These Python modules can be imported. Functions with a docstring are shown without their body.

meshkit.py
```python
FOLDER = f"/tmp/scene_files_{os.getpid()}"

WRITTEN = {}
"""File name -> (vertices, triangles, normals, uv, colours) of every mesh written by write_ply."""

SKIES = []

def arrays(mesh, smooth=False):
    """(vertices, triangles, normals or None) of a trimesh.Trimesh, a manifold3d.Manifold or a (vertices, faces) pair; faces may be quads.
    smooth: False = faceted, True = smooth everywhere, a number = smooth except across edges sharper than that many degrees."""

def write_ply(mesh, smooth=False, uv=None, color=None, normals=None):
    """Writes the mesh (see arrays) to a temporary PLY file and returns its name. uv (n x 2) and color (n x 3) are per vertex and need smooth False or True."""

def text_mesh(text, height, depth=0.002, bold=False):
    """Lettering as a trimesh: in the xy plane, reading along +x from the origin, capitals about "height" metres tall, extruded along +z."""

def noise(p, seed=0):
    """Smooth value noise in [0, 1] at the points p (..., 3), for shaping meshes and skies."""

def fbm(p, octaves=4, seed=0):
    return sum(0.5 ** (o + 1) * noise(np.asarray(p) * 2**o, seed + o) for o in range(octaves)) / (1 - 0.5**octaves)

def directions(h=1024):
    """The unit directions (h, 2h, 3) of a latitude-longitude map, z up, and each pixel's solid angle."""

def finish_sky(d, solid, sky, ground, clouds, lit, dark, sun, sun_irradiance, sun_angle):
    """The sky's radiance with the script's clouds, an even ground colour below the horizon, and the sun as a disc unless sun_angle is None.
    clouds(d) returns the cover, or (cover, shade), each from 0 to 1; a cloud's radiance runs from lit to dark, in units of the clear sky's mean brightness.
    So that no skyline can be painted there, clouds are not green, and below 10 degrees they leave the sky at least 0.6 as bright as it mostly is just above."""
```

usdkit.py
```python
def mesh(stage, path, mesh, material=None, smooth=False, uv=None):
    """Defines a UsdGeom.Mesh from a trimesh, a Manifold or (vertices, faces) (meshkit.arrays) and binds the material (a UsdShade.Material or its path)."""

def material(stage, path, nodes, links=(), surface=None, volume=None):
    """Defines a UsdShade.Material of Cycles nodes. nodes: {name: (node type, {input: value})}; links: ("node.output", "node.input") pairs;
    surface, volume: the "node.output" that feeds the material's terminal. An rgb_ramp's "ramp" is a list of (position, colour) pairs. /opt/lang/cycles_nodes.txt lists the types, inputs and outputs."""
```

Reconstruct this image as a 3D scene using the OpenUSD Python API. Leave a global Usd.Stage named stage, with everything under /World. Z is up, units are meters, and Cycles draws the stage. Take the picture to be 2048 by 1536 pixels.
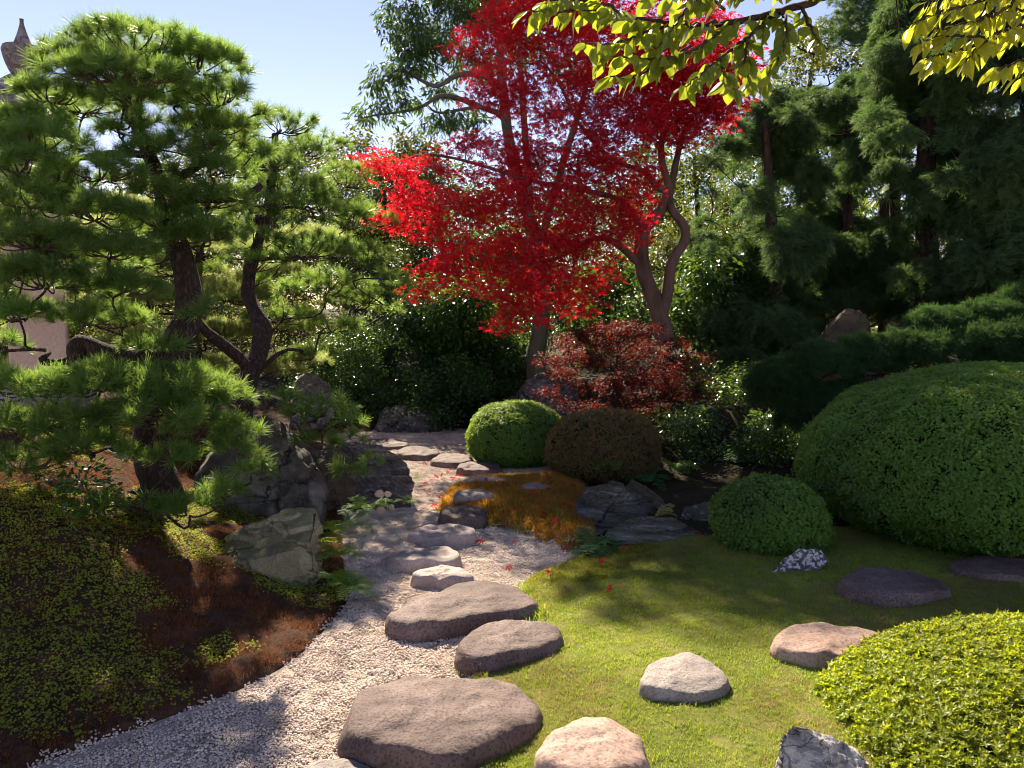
import math, numpy as np, trimesh, shapely, shapely.affinity, usdkit, meshkit
from shapely.geometry import Polygon, Point, LineString
from scipy.spatial import Delaunay, cKDTree
from scipy.spatial.transform import Rotation
from scipy.interpolate import CubicSpline
from pxr import Usd, UsdGeom, UsdLux, UsdShade, Gf, Vt, Sdf

stage = Usd.Stage.CreateInMemory()
UsdGeom.Xform.Define(stage, '/World')

# ------------------------------------------------------------------ camera, sky, sun, exposure
F, CX, CY, EYE, PITCH = 1577.0, 1024.0, 768.0, 1.6, math.radians(5.55)
SUN_AZ, SUN_EL = math.radians(-18.0), math.radians(41.0)
cam = UsdGeom.Camera.Define(stage, '/World/camera')
cam.CreateHorizontalApertureAttr(36.0)
cam.CreateVerticalApertureAttr(27.0)
cam.CreateFocalLengthAttr(36.0 * F / 2048.0)
cam.CreateClippingRangeAttr(Gf.Vec2f(0.05, 5000))
cam.AddTranslateOp().Set(Gf.Vec3d(0, 0, EYE))
cam.AddRotateXOp().Set(90.0 - math.degrees(PITCH))
cam.CreateExposureAttr(2.0)
dome = UsdLux.DomeLight.Define(stage, '/World/sky')
sky_m = usdkit.material(stage, '/World/Looks/sky', {
    's': ('sky_texture', {'sky_type': 'single_scattering', 'sun_disc': False, 'sun_elevation': SUN_EL, 'sun_rotation': SUN_AZ,
                          'air_density': 1.0, 'aerosol_density': 0.0, 'ozone_density': 1.5}),
    'w': ('mix', {'mix_type': 'multiply', 'fac': 1.0, 'color2': (1.07, 0.82, 0.85)}),      # the phone's white balance
    'b': ('background_shader', {'strength': 0.052})}, [('s.color', 'w.color1'), ('w.color', 'b.color')], surface='b.background')
UsdShade.MaterialBindingAPI.Apply(dome.GetPrim()).Bind(sky_m)
dome.GetPrim().SetCustomDataByKey('kind', 'structure')
sun = UsdLux.DistantLight.Define(stage, '/World/sun')
sun.CreateNormalizeAttr(True)
sun.CreateIntensityAttr(1.12)
sun.CreateAngleAttr(0.53)
sun.CreateColorAttr(Gf.Vec3f(1.0, 0.87, 0.68))
sun.AddRotateZOp().Set(-math.degrees(SUN_AZ) + 180.0)
sun.AddRotateXOp().Set(90.0 - math.degrees(SUN_EL))
sun.GetOrderedXformOps()

# ------------------------------------------------------------------ picture geometry -> world
cp, sp = math.cos(PITCH), math.sin(PITCH)
def ray(px, py):
    x, u = (np.asarray(px, float) - CX) / F, (CY - np.asarray(py, float)) / F
    return np.stack([x, cp + u * sp, -sp + u * cp], -1)
def at(px, py, y):
    """the point seen at pixel (px, py) of the photograph at y metres from the camera"""
    d = ray(px, py)
    return np.array([0, 0, EYE]) + d * (np.asarray(y) / d[..., 1])[..., None]
def flat(px, py, z=0.0):
    d = ray(px, py)
    return np.array([0, 0, EYE]) + d * ((z - EYE) / d[..., 2])[..., None]
def size(p, y):                      # pixels -> metres at distance y
    return p * y / F

def smooth(a, b, x):
    t = np.clip((np.asarray(x, float) - a) / (b - a), 0, 1)
    return t * t * (3 - 2 * t)

# ------------------------------------------------------------------ naming and tagging
_used = {}
def numbered(parent, name):
    k = (parent, name)
    n = _used.get(k, 0)
    _used[k] = n + 1
    return f'{parent}/{name}' + (f'_{n:03d}' if n else '')
def tag(prim, label=None, cat=None, group=None, kind=None):
    prim = prim.GetPrim() if hasattr(prim, 'GetPrim') else prim
    for k, v in (('label', label), ('category', cat), ('group', group), ('kind', kind)):
        if v:
            prim.SetCustomDataByKey(k, v)
    return prim
def thing(name, label, cat, loc=(0, 0, 0), group=None):
    x = UsdGeom.Xform.Define(stage, numbered('/World', name))
    x.AddTranslateOp().Set(Gf.Vec3d(*map(float, loc)))
    tag(x, label, cat, group)
    o = x.GetPrim()
    ORIGIN[str(o.GetPath())] = np.array(loc, float)
    return o
ORIGIN = {}
def origin(parent):
    return ORIGIN.get('/'.join(str(parent.GetPath()).split('/')[:3]), np.zeros(3)) if parent else np.zeros(3)
def obj(name, vf, mat, parent=None, sm=False):
    """one Mesh prim, given in world coordinates"""
    v, f, n = meshkit.arrays(vf, sm)
    p = numbered(str(parent.GetPath()) if parent else '/World', name)
    m = usdkit.mesh(stage, p, (v - origin(parent), f), mat)
    if n is not None:
        m.CreateNormalsAttr(Vt.Vec3fArray.FromNumpy(n.astype(np.float32)))
        m.SetNormalsInterpolation('vertex')
    return m.GetPrim()
PROTO = {}
def scatter(name, kinds, pos, rot, scale, idx, parent=None, kind='stuff'):
    """kinds: names in LIB. A PointInstancer; every kind's shape is defined once, below the first that uses it."""
    p = numbered(str(parent.GetPath()) if parent else '/World', name)
    pi = UsdGeom.PointInstancer.Define(stage, p)
    targets = []
    for k in kinds:
        if k not in PROTO:
            vf, mat, sm = LIB[k]
            v, f, n = meshkit.arrays(vf, sm)
            m = usdkit.mesh(stage, f'{p}/{k}', (v, f), mat)
            if n is not None:
                m.CreateNormalsAttr(Vt.Vec3fArray.FromNumpy(n.astype(np.float32)))
                m.SetNormalsInterpolation('vertex')
            PROTO[k] = f'{p}/{k}'
        targets.append(PROTO[k])
    pi.CreatePrototypesRel().SetTargets(targets)
    n = len(pos)
    pi.CreatePositionsAttr(Vt.Vec3fArray.FromNumpy(np.ascontiguousarray(np.asarray(pos) - origin(parent), np.float32)))
    pi.CreateProtoIndicesAttr(Vt.IntArray.FromNumpy(np.ascontiguousarray(idx, np.int32)))
    pi.CreateOrientationsAttr(Vt.QuathArray.FromNumpy(np.ascontiguousarray(rot.as_quat(), np.float16)))
    s = np.asarray(scale, float)
    s = np.repeat(s[:, None], 3, 1) if s.ndim == 1 else s
    pi.CreateScalesAttr(Vt.Vec3fArray.FromNumpy(np.ascontiguousarray(s, np.float32)))
    if kind:
        pi.GetPrim().SetCustomDataByKey('kind', kind)
    return pi.GetPrim()
def facing(n, rng, spin=True):
    """rotations that take +z to the directions n, turned at random about them"""
    n = np.asarray(n, float)
    n = n / (np.linalg.norm(n, axis=1, keepdims=True) + 1e-9)
    a = np.cross(n, np.where(np.abs(n[:, 2:]) < 0.95, [0, 0, 1.0], [1.0, 0, 0]))
    a /= np.linalg.norm(a, axis=1, keepdims=True) + 1e-9
    b = np.cross(n, a)
    t = rng.uniform(0, 2 * np.pi, len(n))[:, None] if spin else np.zeros((len(n), 1))
    x, y = np.cos(t) * a + np.sin(t) * b, -np.sin(t) * a + np.cos(t) * b
    return Rotation.from_matrix(np.stack([x, y, n], -1))

# ------------------------------------------------------------------ materials
def L(*c):                                  # sRGB 0-255 -> linear
    c = np.array(c, float) / 255
    return tuple(np.where(c <= 0.04045, c / 12.92, ((c + 0.055) / 1.055) ** 2.4))
def mat(name, nodes, links, surface):
    return usdkit.material(stage, f'/World/Looks/{name}', nodes, links, surface=surface)
def leaf_mat(name, cols, trans=0.45, tcols=None, rough=0.45, spec=0.5, var=0.35, big=0.25):
    """cols: base colours (linear), one drawn per leaf; tcols: what the light that comes through is tinted with"""
    tcols = tcols or [tuple(min(1, x * 2.2) for x in c) for c in cols]
    n = {'g': ('geometry', {}), 'o': ('object_info', {}),
         'm': ('math', {'math_type': 'multiply_add', 'value2': var, 'value3': 0.0}),
         'fr': ('math', {'math_type': 'fraction'}),
         'r': ('rgb_ramp', {'ramp': cols}), 't': ('rgb_ramp', {'ramp': tcols}),
         'n': ('noise_texture', {'scale': 1.7, 'detail': 2.0}),
         'mr': ('map_range', {'from_min': 0.3, 'from_max': 0.7, 'to_min': 1 - big, 'to_max': 1 + big}),
         'h': ('hsv', {}), 'h2': ('hsv', {}),
         'p': ('principled_bsdf', {'roughness': rough, 'specular_ior_level': spec}),
         'tr': ('translucent_bsdf', {}), 'mx': ('mix_closure', {'fac': trans})}
    l = [('o.random', 'm.value1'), ('g.random_per_island', 'm.value3'), ('m.value', 'fr.value1'), ('fr.value', 'r.fac'), ('fr.value', 't.fac'),
         ('g.position', 'n.vector'), ('n.fac', 'mr.value'), ('mr.result', 'h.value'), ('mr.result', 'h2.value'), ('r.color', 'h.color'), ('t.color', 'h2.color'),
         ('h.color', 'p.base_color'), ('h2.color', 'tr.color'), ('p.BSDF', 'mx.closure1'), ('tr.BSDF', 'mx.closure2')]
    return mat(name, n, l, 'mx.closure')
def bark_mat(name, c1, c2, c3=None, scale=9.0, plates=True, moss=0.0, depth=0.03):
    n = {'g': ('geometry', {}), 'mp': ('mapping', {'scale': (1, 1, 0.28)}),
         'v': ('voronoi_texture', {'scale': scale, 'feature': 'distance_to_edge' if plates else 'f1'}),
         'n': ('noise_texture', {'scale': scale * 2.2, 'detail': 6.0, 'roughness': 0.65}),
         'n2': ('noise_texture', {'scale': 2.3, 'detail': 3.0}),
         'wn': ('noise_texture', {'scale': scale * 0.8, 'detail': 4.0}), 'ws': ('vector_math', {'math_type': 'scale', 'scale': 0.16}), 'wa': ('vector_math', {'math_type': 'add'}),
         'vr': ('map_range', {'from_min': 0.0, 'from_max': 0.42, 'clamp': True}),
         'mul': ('math', {'math_type': 'multiply'}),
         'r': ('rgb_ramp', {'ramp': [(0, c1), (0.5, c2), (1, c3 or c2)]}),
         'mr': ('rgb_ramp', {'ramp': [(0.5 - moss * 0.2, (0, 0, 0)), (0.75, (moss, moss, moss))]}),
         'mm': ('mix', {'color2': (0.035, 0.05, 0.012)}),
         'b': ('bump', {'strength': 0.9, 'distance': depth}),
         'p': ('principled_bsdf', {'roughness': 0.9, 'specular_ior_level': 0.2})}
    l = [('g.position', 'mp.vector'), ('mp.vector', 'wn.vector'), ('wn.color', 'ws.vector1'), ('ws.vector', 'wa.vector1'), ('mp.vector', 'wa.vector2'), ('wa.vector', 'v.vector'), ('mp.vector', 'n.vector'), ('g.position', 'n2.vector'), ('v.distance', 'vr.value'), ('vr.result', 'mul.value1'), ('n.fac', 'mul.value2'),
         ('mul.value', 'r.fac'), ('n2.fac', 'mr.fac'), ('mr.color', 'mm.fac'), ('r.color', 'mm.color1'), ('mm.color', 'p.base_color'), ('mul.value', 'b.height'), ('b.normal', 'p.normal')]
    return mat(name, n, l, 'p.BSDF')
def rock_mat(name, c1, c2, c3, scale=3.0, moss=0.0, lichen=0.0, lcol=(0.5, 0.5, 0.5), stretch=(1, 1, 1), tilt=(0, 0, 0), speck=0.5, bump=0.02, crack=0.0, mosscol=(0.07, 0.075, 0.012)):
    n = {'g': ('geometry', {}), 'mp': ('mapping', {'scale': stretch, 'rotation': tilt}),
         'n': ('noise_texture', {'scale': scale, 'detail': 8.0, 'roughness': 0.62, 'distortion': 0.4}),
         'n2': ('noise_texture', {'scale': scale * 28, 'detail': 3.0, 'roughness': 0.7}),
         'r': ('rgb_ramp', {'ramp': [(0.3, c1), (0.52, c2), (0.72, c3)]}),
         'sr': ('rgb_ramp', {'ramp': [(0.36, (1 - speck,) * 3), (0.5, (1, 1, 1)), (0.68, (1 + 0.25 * speck,) * 3)]}),
         'sm': ('mix', {'mix_type': 'multiply', 'fac': 1.0}),
         'l': ('noise_texture', {'scale': scale * 5.0, 'detail': 5.0, 'roughness': 0.6}),
         'lr': ('rgb_ramp', {'ramp': [(0.56 - lichen * 0.12, (0, 0, 0)), (0.60 - lichen * 0.12, (lichen > 0,) * 3)]}),
         'lm': ('mix', {'color2': lcol}),
         'sx': ('separate_xyz', {}), 'mn': ('noise_texture', {'scale': 4.5, 'detail': 5.0}),
         'ma': ('math', {'math_type': 'multiply_add', 'value2': 0.35, 'value3': 0.0}),
         'mr': ('rgb_ramp', {'ramp': [(0.66 - moss * 0.1, (0, 0, 0)), (0.78 - moss * 0.1, (min(1, moss),) * 3)]}),
         'mm': ('mix', {'color2': mosscol}),
         'cd': ('noise_texture', {'scale': scale * 0.9, 'detail': 5.0}), 'cs': ('vector_math', {'math_type': 'scale', 'scale': 0.55}), 'ca': ('vector_math', {'math_type': 'add'}),
         'cv': ('voronoi_texture', {'scale': crack if crack else 1.0, 'feature': 'distance_to_edge'}), 'ck': ('rgb_ramp', {'ramp': [(0.47, (0, 0, 0)), (0.60, (float(crack > 0),) * 3)]}), 'cr': ('rgb_ramp', {'ramp': [(0.0, (0.2,) * 3), (0.014, (0.6,) * 3), (0.035, (1, 1, 1))]}), 'cm': ('mix', {'mix_type': 'multiply'}), 'ch': ('mix', {'mix_type': 'multiply'}),
         'ad': ('math', {'math_type': 'multiply_add', 'value2': 0.12}),
         'b': ('bump', {'strength': 1.0, 'distance': bump}),
         'p': ('principled_bsdf', {'roughness': 0.82, 'specular_ior_level': 0.3})}
    l = [('g.position', 'mp.vector'), ('mp.vector', 'n.vector'), ('g.position', 'n2.vector'), ('n.fac', 'r.fac'), ('n2.fac', 'sr.fac'), ('mp.vector', 'cd.vector'), ('cd.color', 'cs.vector1'), ('cs.vector', 'ca.vector1'), ('mp.vector', 'ca.vector2'), ('ca.vector', 'cv.vector'), ('cv.distance', 'cr.fac'), ('mn.fac', 'ck.fac'), ('ck.color', 'cm.fac'), ('ck.color', 'ch.fac'), ('r.color', 'cm.color1'), ('cr.color', 'cm.color2'), ('cm.color', 'sm.color1'), ('sr.color', 'sm.color2'),
         ('g.position', 'l.vector'), ('l.fac', 'lr.fac'), ('lr.color', 'lm.fac'), ('sm.color', 'lm.color1'),
         ('g.true_normal', 'sx.vector'), ('sx.z', 'ma.value1'), ('g.position', 'mn.vector'), ('mn.fac', 'ma.value3'), ('ma.value', 'mr.fac'), ('mr.color', 'mm.fac'), ('lm.color', 'mm.color1'),
         ('mm.color', 'p.base_color'), ('n2.fac', 'ad.value1'), ('n.fac', 'ad.value3'), ('ad.value', 'ch.color1'), ('cr.color', 'ch.color2'), ('ch.color', 'b.height'), ('b.normal', 'p.normal')]
    return mat(name, n, l, 'p.BSDF')
def soil_mat(name, stops, scale=6.0, fine=90.0, bump=0.01, big=0.8):
    n = {'g': ('geometry', {}), 'n': ('noise_texture', {'scale': scale, 'detail': 7.0, 'roughness': 0.65}), 'n2': ('noise_texture', {'scale': fine, 'detail': 4.0, 'roughness': 0.7}),
         'n3': ('noise_texture', {'scale': big, 'detail': 3.0}),
         'a': ('math', {'math_type': 'multiply_add', 'value2': 0.45}), 'a2': ('math', {'math_type': 'multiply_add', 'value2': 0.5, 'value3': -0.45}), 'r': ('rgb_ramp', {'ramp': stops}),
         'a3': ('math', {'math_type': 'add'}),
         'b': ('bump', {'strength': 1.0, 'distance': bump}), 'p': ('principled_bsdf', {'roughness': 0.95, 'specular_ior_level': 0.1})}
    l = [('g.position', 'n.vector'), ('g.position', 'n2.vector'), ('g.position', 'n3.vector'), ('n2.fac', 'a.value1'), ('n.fac', 'a.value3'), ('n3.fac', 'a2.value1'), ('a.value', 'a3.value1'), ('a2.value', 'a3.value2'),
         ('a3.value', 'r.fac'), ('r.color', 'p.base_color'), ('n2.fac', 'b.height'), ('b.normal', 'p.normal')]
    return mat(name, n, l, 'p.BSDF')
def island_mat(name, stops, rough=0.8, speck=0.0, trans=0.0):
    n = {'g': ('geometry', {}), 'o': ('object_info', {}), 'ad': ('math', {'math_type': 'add'}), 'fr': ('math', {'math_type': 'fraction'}), 'r': ('rgb_ramp', {'ramp': stops}),
         'p': ('principled_bsdf', {'roughness': rough, 'specular_ior_level': 0.3})}
    l = [('g.random_per_island', 'ad.value1'), ('o.random', 'ad.value2'), ('ad.value', 'fr.value1'), ('fr.value', 'r.fac'), ('r.color', 'p.base_color')]
    return mat(name, n, l, 'p.BSDF')

M = {}
M['pine_needle'] = leaf_mat('pine_needle', [(0.052, 0.119, 0.024), (0.085, 0.166, 0.033), (0.133, 0.199, 0.050)], 0.5, [(0.222, 0.359, 0.050), (0.342, 0.470, 0.079), (0.496, 0.564, 0.139)], 0.4, 0.5)
M['pine_pale'] = leaf_mat('pine_pale', [(0.12, 0.16, 0.05), (0.17, 0.21, 0.07), (0.22, 0.24, 0.09)], 0.5, [(0.42, 0.50, 0.13), (0.52, 0.58, 0.18), (0.62, 0.64, 0.25)], 0.4, 0.5)
M['pine_bark'] = bark_mat('pine_bark', (0.012, 0.008, 0.007), (0.075, 0.045, 0.035), (0.16, 0.10, 0.075), 24, True, 0.15, 0.03)
M['twig'] = bark_mat('twig', (0.02, 0.014, 0.01), (0.06, 0.04, 0.028), None, 30, False)
M['maple_leaf'] = leaf_mat('maple_leaf', [(0.378, 0.009, 0.025), (0.491, 0.017, 0.025), (0.548, 0.038, 0.021)], 0.6, [(0.753, 0.011, 0.034), (0.918, 0.026, 0.029), (0.918, 0.088, 0.029)], 0.35, 0.5)
M['maple_bark'] = bark_mat('maple_bark', (0.03, 0.018, 0.014), (0.075, 0.046, 0.037), (0.12, 0.08, 0.064), 6, False, 0.1, 0.006)
M['oak_bark'] = bark_mat('oak_bark', (0.05, 0.042, 0.032), (0.11, 0.098, 0.076), (0.22, 0.2, 0.17), 5, False, 0.7, 0.006)
M['dark_bark'] = bark_mat('dark_bark', (0.02, 0.012, 0.009), (0.055, 0.035, 0.027), (0.09, 0.06, 0.045), 12, True, 0.1)
M['oak_leaf'] = leaf_mat('oak_leaf', [(0.039, 0.078, 0.023), (0.058, 0.111, 0.031), (0.078, 0.130, 0.039)], 0.3, [(0.120, 0.216, 0.036), (0.192, 0.300, 0.048), (0.264, 0.360, 0.060)], 0.3, 0.5)
M['camellia_leaf'] = leaf_mat('camellia_leaf', [(0.022, 0.062, 0.014), (0.039, 0.095, 0.018), (0.056, 0.123, 0.022)], 0.32, [(0.101, 0.187, 0.014), (0.180, 0.274, 0.022), (0.302, 0.346, 0.036)], 0.24, 0.6)
M['yellow_leaf'] = leaf_mat('yellow_leaf', [(0.046, 0.062, 0.010), (0.078, 0.083, 0.015), (0.135, 0.094, 0.015)], 0.42, [(0.158, 0.198, 0.020), (0.248, 0.248, 0.030), (0.307, 0.208, 0.025)], 0.4, 0.5)
M['conifer'] = leaf_mat('conifer', [(0.048, 0.098, 0.040), (0.071, 0.135, 0.051), (0.101, 0.144, 0.048)], 0.3, [(0.140, 0.250, 0.047), (0.203, 0.328, 0.062), (0.312, 0.343, 0.062)], 0.6, 0.25)
M['dry_conifer'] = leaf_mat('dry_conifer', [(0.06, 0.026, 0.012), (0.09, 0.04, 0.016)], 0.3, None, 0.6, 0.3)
M['juniper'] = leaf_mat('juniper', [(0.027, 0.068, 0.022), (0.038, 0.086, 0.027)], 0.3, [(0.081, 0.162, 0.027), (0.108, 0.198, 0.036)], 0.8, 0.15)
M['azalea'] = leaf_mat('azalea', [(0.073, 0.176, 0.026), (0.101, 0.209, 0.031), (0.143, 0.231, 0.035)], 0.38, [(0.330, 0.484, 0.028), (0.418, 0.550, 0.039), (0.528, 0.572, 0.044)], 0.35, 0.5)
M['azalea_bright'] = leaf_mat('azalea_bright', [(0.126, 0.162, 0.009), (0.176, 0.205, 0.010), (0.234, 0.214, 0.013)], 0.45, [(0.397, 0.469, 0.013), (0.511, 0.541, 0.018), (0.617, 0.523, 0.027)], 0.45, 0.4)
M['azalea_brown'] = leaf_mat('azalea_brown', [(0.130, 0.107, 0.036), (0.191, 0.128, 0.051), (0.173, 0.173, 0.036), (0.234, 0.143, 0.056)], 0.35, [(0.199, 0.187, 0.028), (0.278, 0.187, 0.047), (0.238, 0.262, 0.028), (0.318, 0.187, 0.056)], 0.5, 0.3)
M['nandina'] = leaf_mat('nandina', [(0.053, 0.008, 0.006), (0.075, 0.013, 0.007), (0.064, 0.022, 0.009), (0.030, 0.026, 0.009)], 0.35, [(0.195, 0.013, 0.009), (0.255, 0.030, 0.013), (0.225, 0.068, 0.017), (0.090, 0.068, 0.015)], 0.6, 0.2)
M['fern'] = leaf_mat('fern', [(0.078, 0.195, 0.021), (0.117, 0.247, 0.026), (0.182, 0.273, 0.029)], 0.5, [(0.384, 0.624, 0.036), (0.504, 0.696, 0.048), (0.660, 0.744, 0.060)], 0.6, 0.25)
M['fern_dark'] = leaf_mat('fern_dark', [(0.039, 0.130, 0.039), (0.058, 0.169, 0.046)], 0.4, [(0.144, 0.336, 0.060), (0.216, 0.408, 0.072)], 0.6, 0.25)
M['fern_yellow'] = leaf_mat('fern_yellow', [(0.26, 0.24, 0.06), (0.32, 0.27, 0.08)], 0.4, [(0.6, 0.52, 0.12), (0.65, 0.5, 0.14)], 0.5, 0.4)
M['overhang_leaf'] = leaf_mat('overhang_leaf', [(0.07, 0.11, 0.014), (0.10, 0.14, 0.016), (0.14, 0.155, 0.018)], 0.5, [(0.32, 0.38, 0.02), (0.42, 0.46, 0.022), (0.56, 0.50, 0.03)], 0.3, 0.5, big=0.1)
M['overhang_yellow'] = leaf_mat('overhang_yellow', [(0.14, 0.18, 0.016), (0.18, 0.20, 0.018), (0.24, 0.21, 0.02), (0.36, 0.20, 0.025)], 0.5, [(0.52, 0.56, 0.025), (0.6, 0.58, 0.03), (0.72, 0.56, 0.03), (0.85, 0.42, 0.04)], 0.28, 0.55, big=0.1)
M['palm'] = leaf_mat('palm', [(0.05, 0.10, 0.015), (0.07, 0.13, 0.02)], 0.4, [(0.3, 0.42, 0.03), (0.36, 0.48, 0.04)], 0.4, 0.4)
M['grass'] = leaf_mat('grass', [(0.134, 0.208, 0.032), (0.198, 0.260, 0.040), (0.306, 0.296, 0.072), (0.414, 0.324, 0.134)], 0.4, [(0.389, 0.508, 0.045), (0.508, 0.568, 0.060), (0.628, 0.568, 0.120), (0.747, 0.568, 0.209)], 0.5, 0.3)
M['straw'] = leaf_mat('straw', [(0.240, 0.180, 0.072), (0.324, 0.228, 0.102), (0.204, 0.180, 0.054)], 0.35, [(0.495, 0.374, 0.132), (0.605, 0.440, 0.176), (0.440, 0.374, 0.099)], 0.6, 0.2)
M['moss_green'] = leaf_mat('moss_green', [(0.151, 0.200, 0.016), (0.233, 0.271, 0.022), (0.334, 0.319, 0.025)], 0.35, [(0.519, 0.606, 0.028), (0.692, 0.718, 0.038), (0.836, 0.744, 0.041)], 0.55, 0.3, big=0.35)
M['moss_dry'] = leaf_mat('moss_dry', [(0.116, 0.050, 0.018), (0.182, 0.066, 0.024), (0.107, 0.058, 0.022), (0.223, 0.107, 0.041)], 0.3, [(0.308, 0.114, 0.035), (0.396, 0.141, 0.044), (0.264, 0.132, 0.035), (0.440, 0.229, 0.070)], 0.7, 0.2, big=0.35)
M['moss_orange'] = leaf_mat('moss_orange', [(0.26, 0.12, 0.02), (0.34, 0.18, 0.03), (0.2, 0.13, 0.02), (0.34, 0.12, 0.022)], 0.4, [(0.6, 0.28, 0.03), (0.7, 0.38, 0.04), (0.5, 0.33, 0.03), (0.75, 0.27, 0.03)], 0.6, 0.3)
M['moss_lip'] = leaf_mat('moss_lip', [(0.10, 0.11, 0.010), (0.15, 0.15, 0.013), (0.2, 0.17, 0.016)], 0.3, [(0.36, 0.38, 0.02), (0.45, 0.42, 0.025), (0.55, 0.42, 0.03)], 0.6, 0.3)
M['fallen_leaf'] = leaf_mat('fallen_leaf', [(0.30, 0.012, 0.02), (0.4, 0.025, 0.02), (0.22, 0.015, 0.03)], 0.3, [(0.7, 0.02, 0.02), (0.8, 0.05, 0.03), (0.5, 0.02, 0.03)], 0.4, 0.5, big=0.05)
M['pebble'] = island_mat('pebble', [(0.292, 0.228, 0.181), (0.516, 0.418, 0.338), (0.628, 0.515, 0.421), (0.471, 0.385, 0.327), (0.673, 0.565, 0.473), (0.359, 0.288, 0.238), (0.583, 0.456, 0.358)], 0.75)
M['gravel_bed'] = soil_mat('gravel_bed', [(0.2, (0.13, 0.115, 0.105)), (0.5, (0.46, 0.385, 0.33)), (0.8, (0.60, 0.515, 0.44))], 60, 140, 0.02)
M['lawn_bed'] = soil_mat('lawn_bed', [(0.25, (0.07, 0.08, 0.02)), (0.5, (0.14, 0.145, 0.032)), (0.75, (0.24, 0.2, 0.08))], 7, 160, 0.008)
M['bank_soil'] = soil_mat('bank_soil', [(0.2, (0.018, 0.010, 0.007)), (0.5, (0.05, 0.026, 0.016)), (0.8, (0.12, 0.062, 0.04))], 9, 120, 0.015)
M['forest_floor'] = soil_mat('forest_floor', [(0.2, (0.012, 0.011, 0.006)), (0.5, (0.03, 0.024, 0.014)), (0.8, (0.06, 0.05, 0.02))], 4, 60, 0.02)
M['orange_soil'] = soil_mat('orange_soil', [(0.2, (0.05, 0.025, 0.008)), (0.8, (0.16, 0.08, 0.02))], 12, 120, 0.01)
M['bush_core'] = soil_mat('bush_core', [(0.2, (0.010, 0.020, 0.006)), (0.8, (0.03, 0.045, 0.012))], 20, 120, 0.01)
M['stone_mauve'] = rock_mat('stone_mauve', (0.058, 0.038, 0.034), (0.112, 0.076, 0.068), (0.185, 0.135, 0.122), 3.4, speck=0.62, bump=0.03)
M['stone_pink'] = rock_mat('stone_pink', (0.21, 0.135, 0.105), (0.30, 0.205, 0.165), (0.37, 0.27, 0.225), 2.6, speck=0.45, bump=0.02)
M['stone_pale'] = rock_mat('stone_pale', (0.20, 0.155, 0.138), (0.31, 0.25, 0.225), (0.41, 0.34, 0.31), 3.4, speck=0.35, bump=0.02)
M['stone_grey'] = rock_mat('stone_grey', (0.12, 0.098, 0.09), (0.225, 0.19, 0.172), (0.33, 0.285, 0.262), 4.0, speck=0.5, bump=0.025)
M['rock_olive'] = rock_mat('rock_olive', (0.075, 0.066, 0.036), (0.15, 0.134, 0.078), (0.235, 0.212, 0.135), 4.0, moss=0.35, speck=0.4, bump=0.04, crack=3.2)
M['rock_dark'] = rock_mat('rock_dark', (0.022, 0.019, 0.017), (0.06, 0.053, 0.049), (0.22, 0.2, 0.19), 4.5, moss=0.35, speck=0.5, bump=0.07, crack=1.5)
M['rock_brown'] = rock_mat('rock_brown', (0.03, 0.019, 0.012), (0.062, 0.041, 0.027), (0.115, 0.08, 0.056), 4.0, moss=0.3, speck=0.5, bump=0.05, crack=2.0)
M['rock_stripe'] = rock_mat('rock_stripe', (0.035, 0.028, 0.026), (0.12, 0.098, 0.092), (0.38, 0.325, 0.31), 4.0, moss=0.15, speck=0.4, stretch=(1, 1, 5), tilt=(0.5, 0.7, 0), bump=0.08, crack=1.5)
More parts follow.
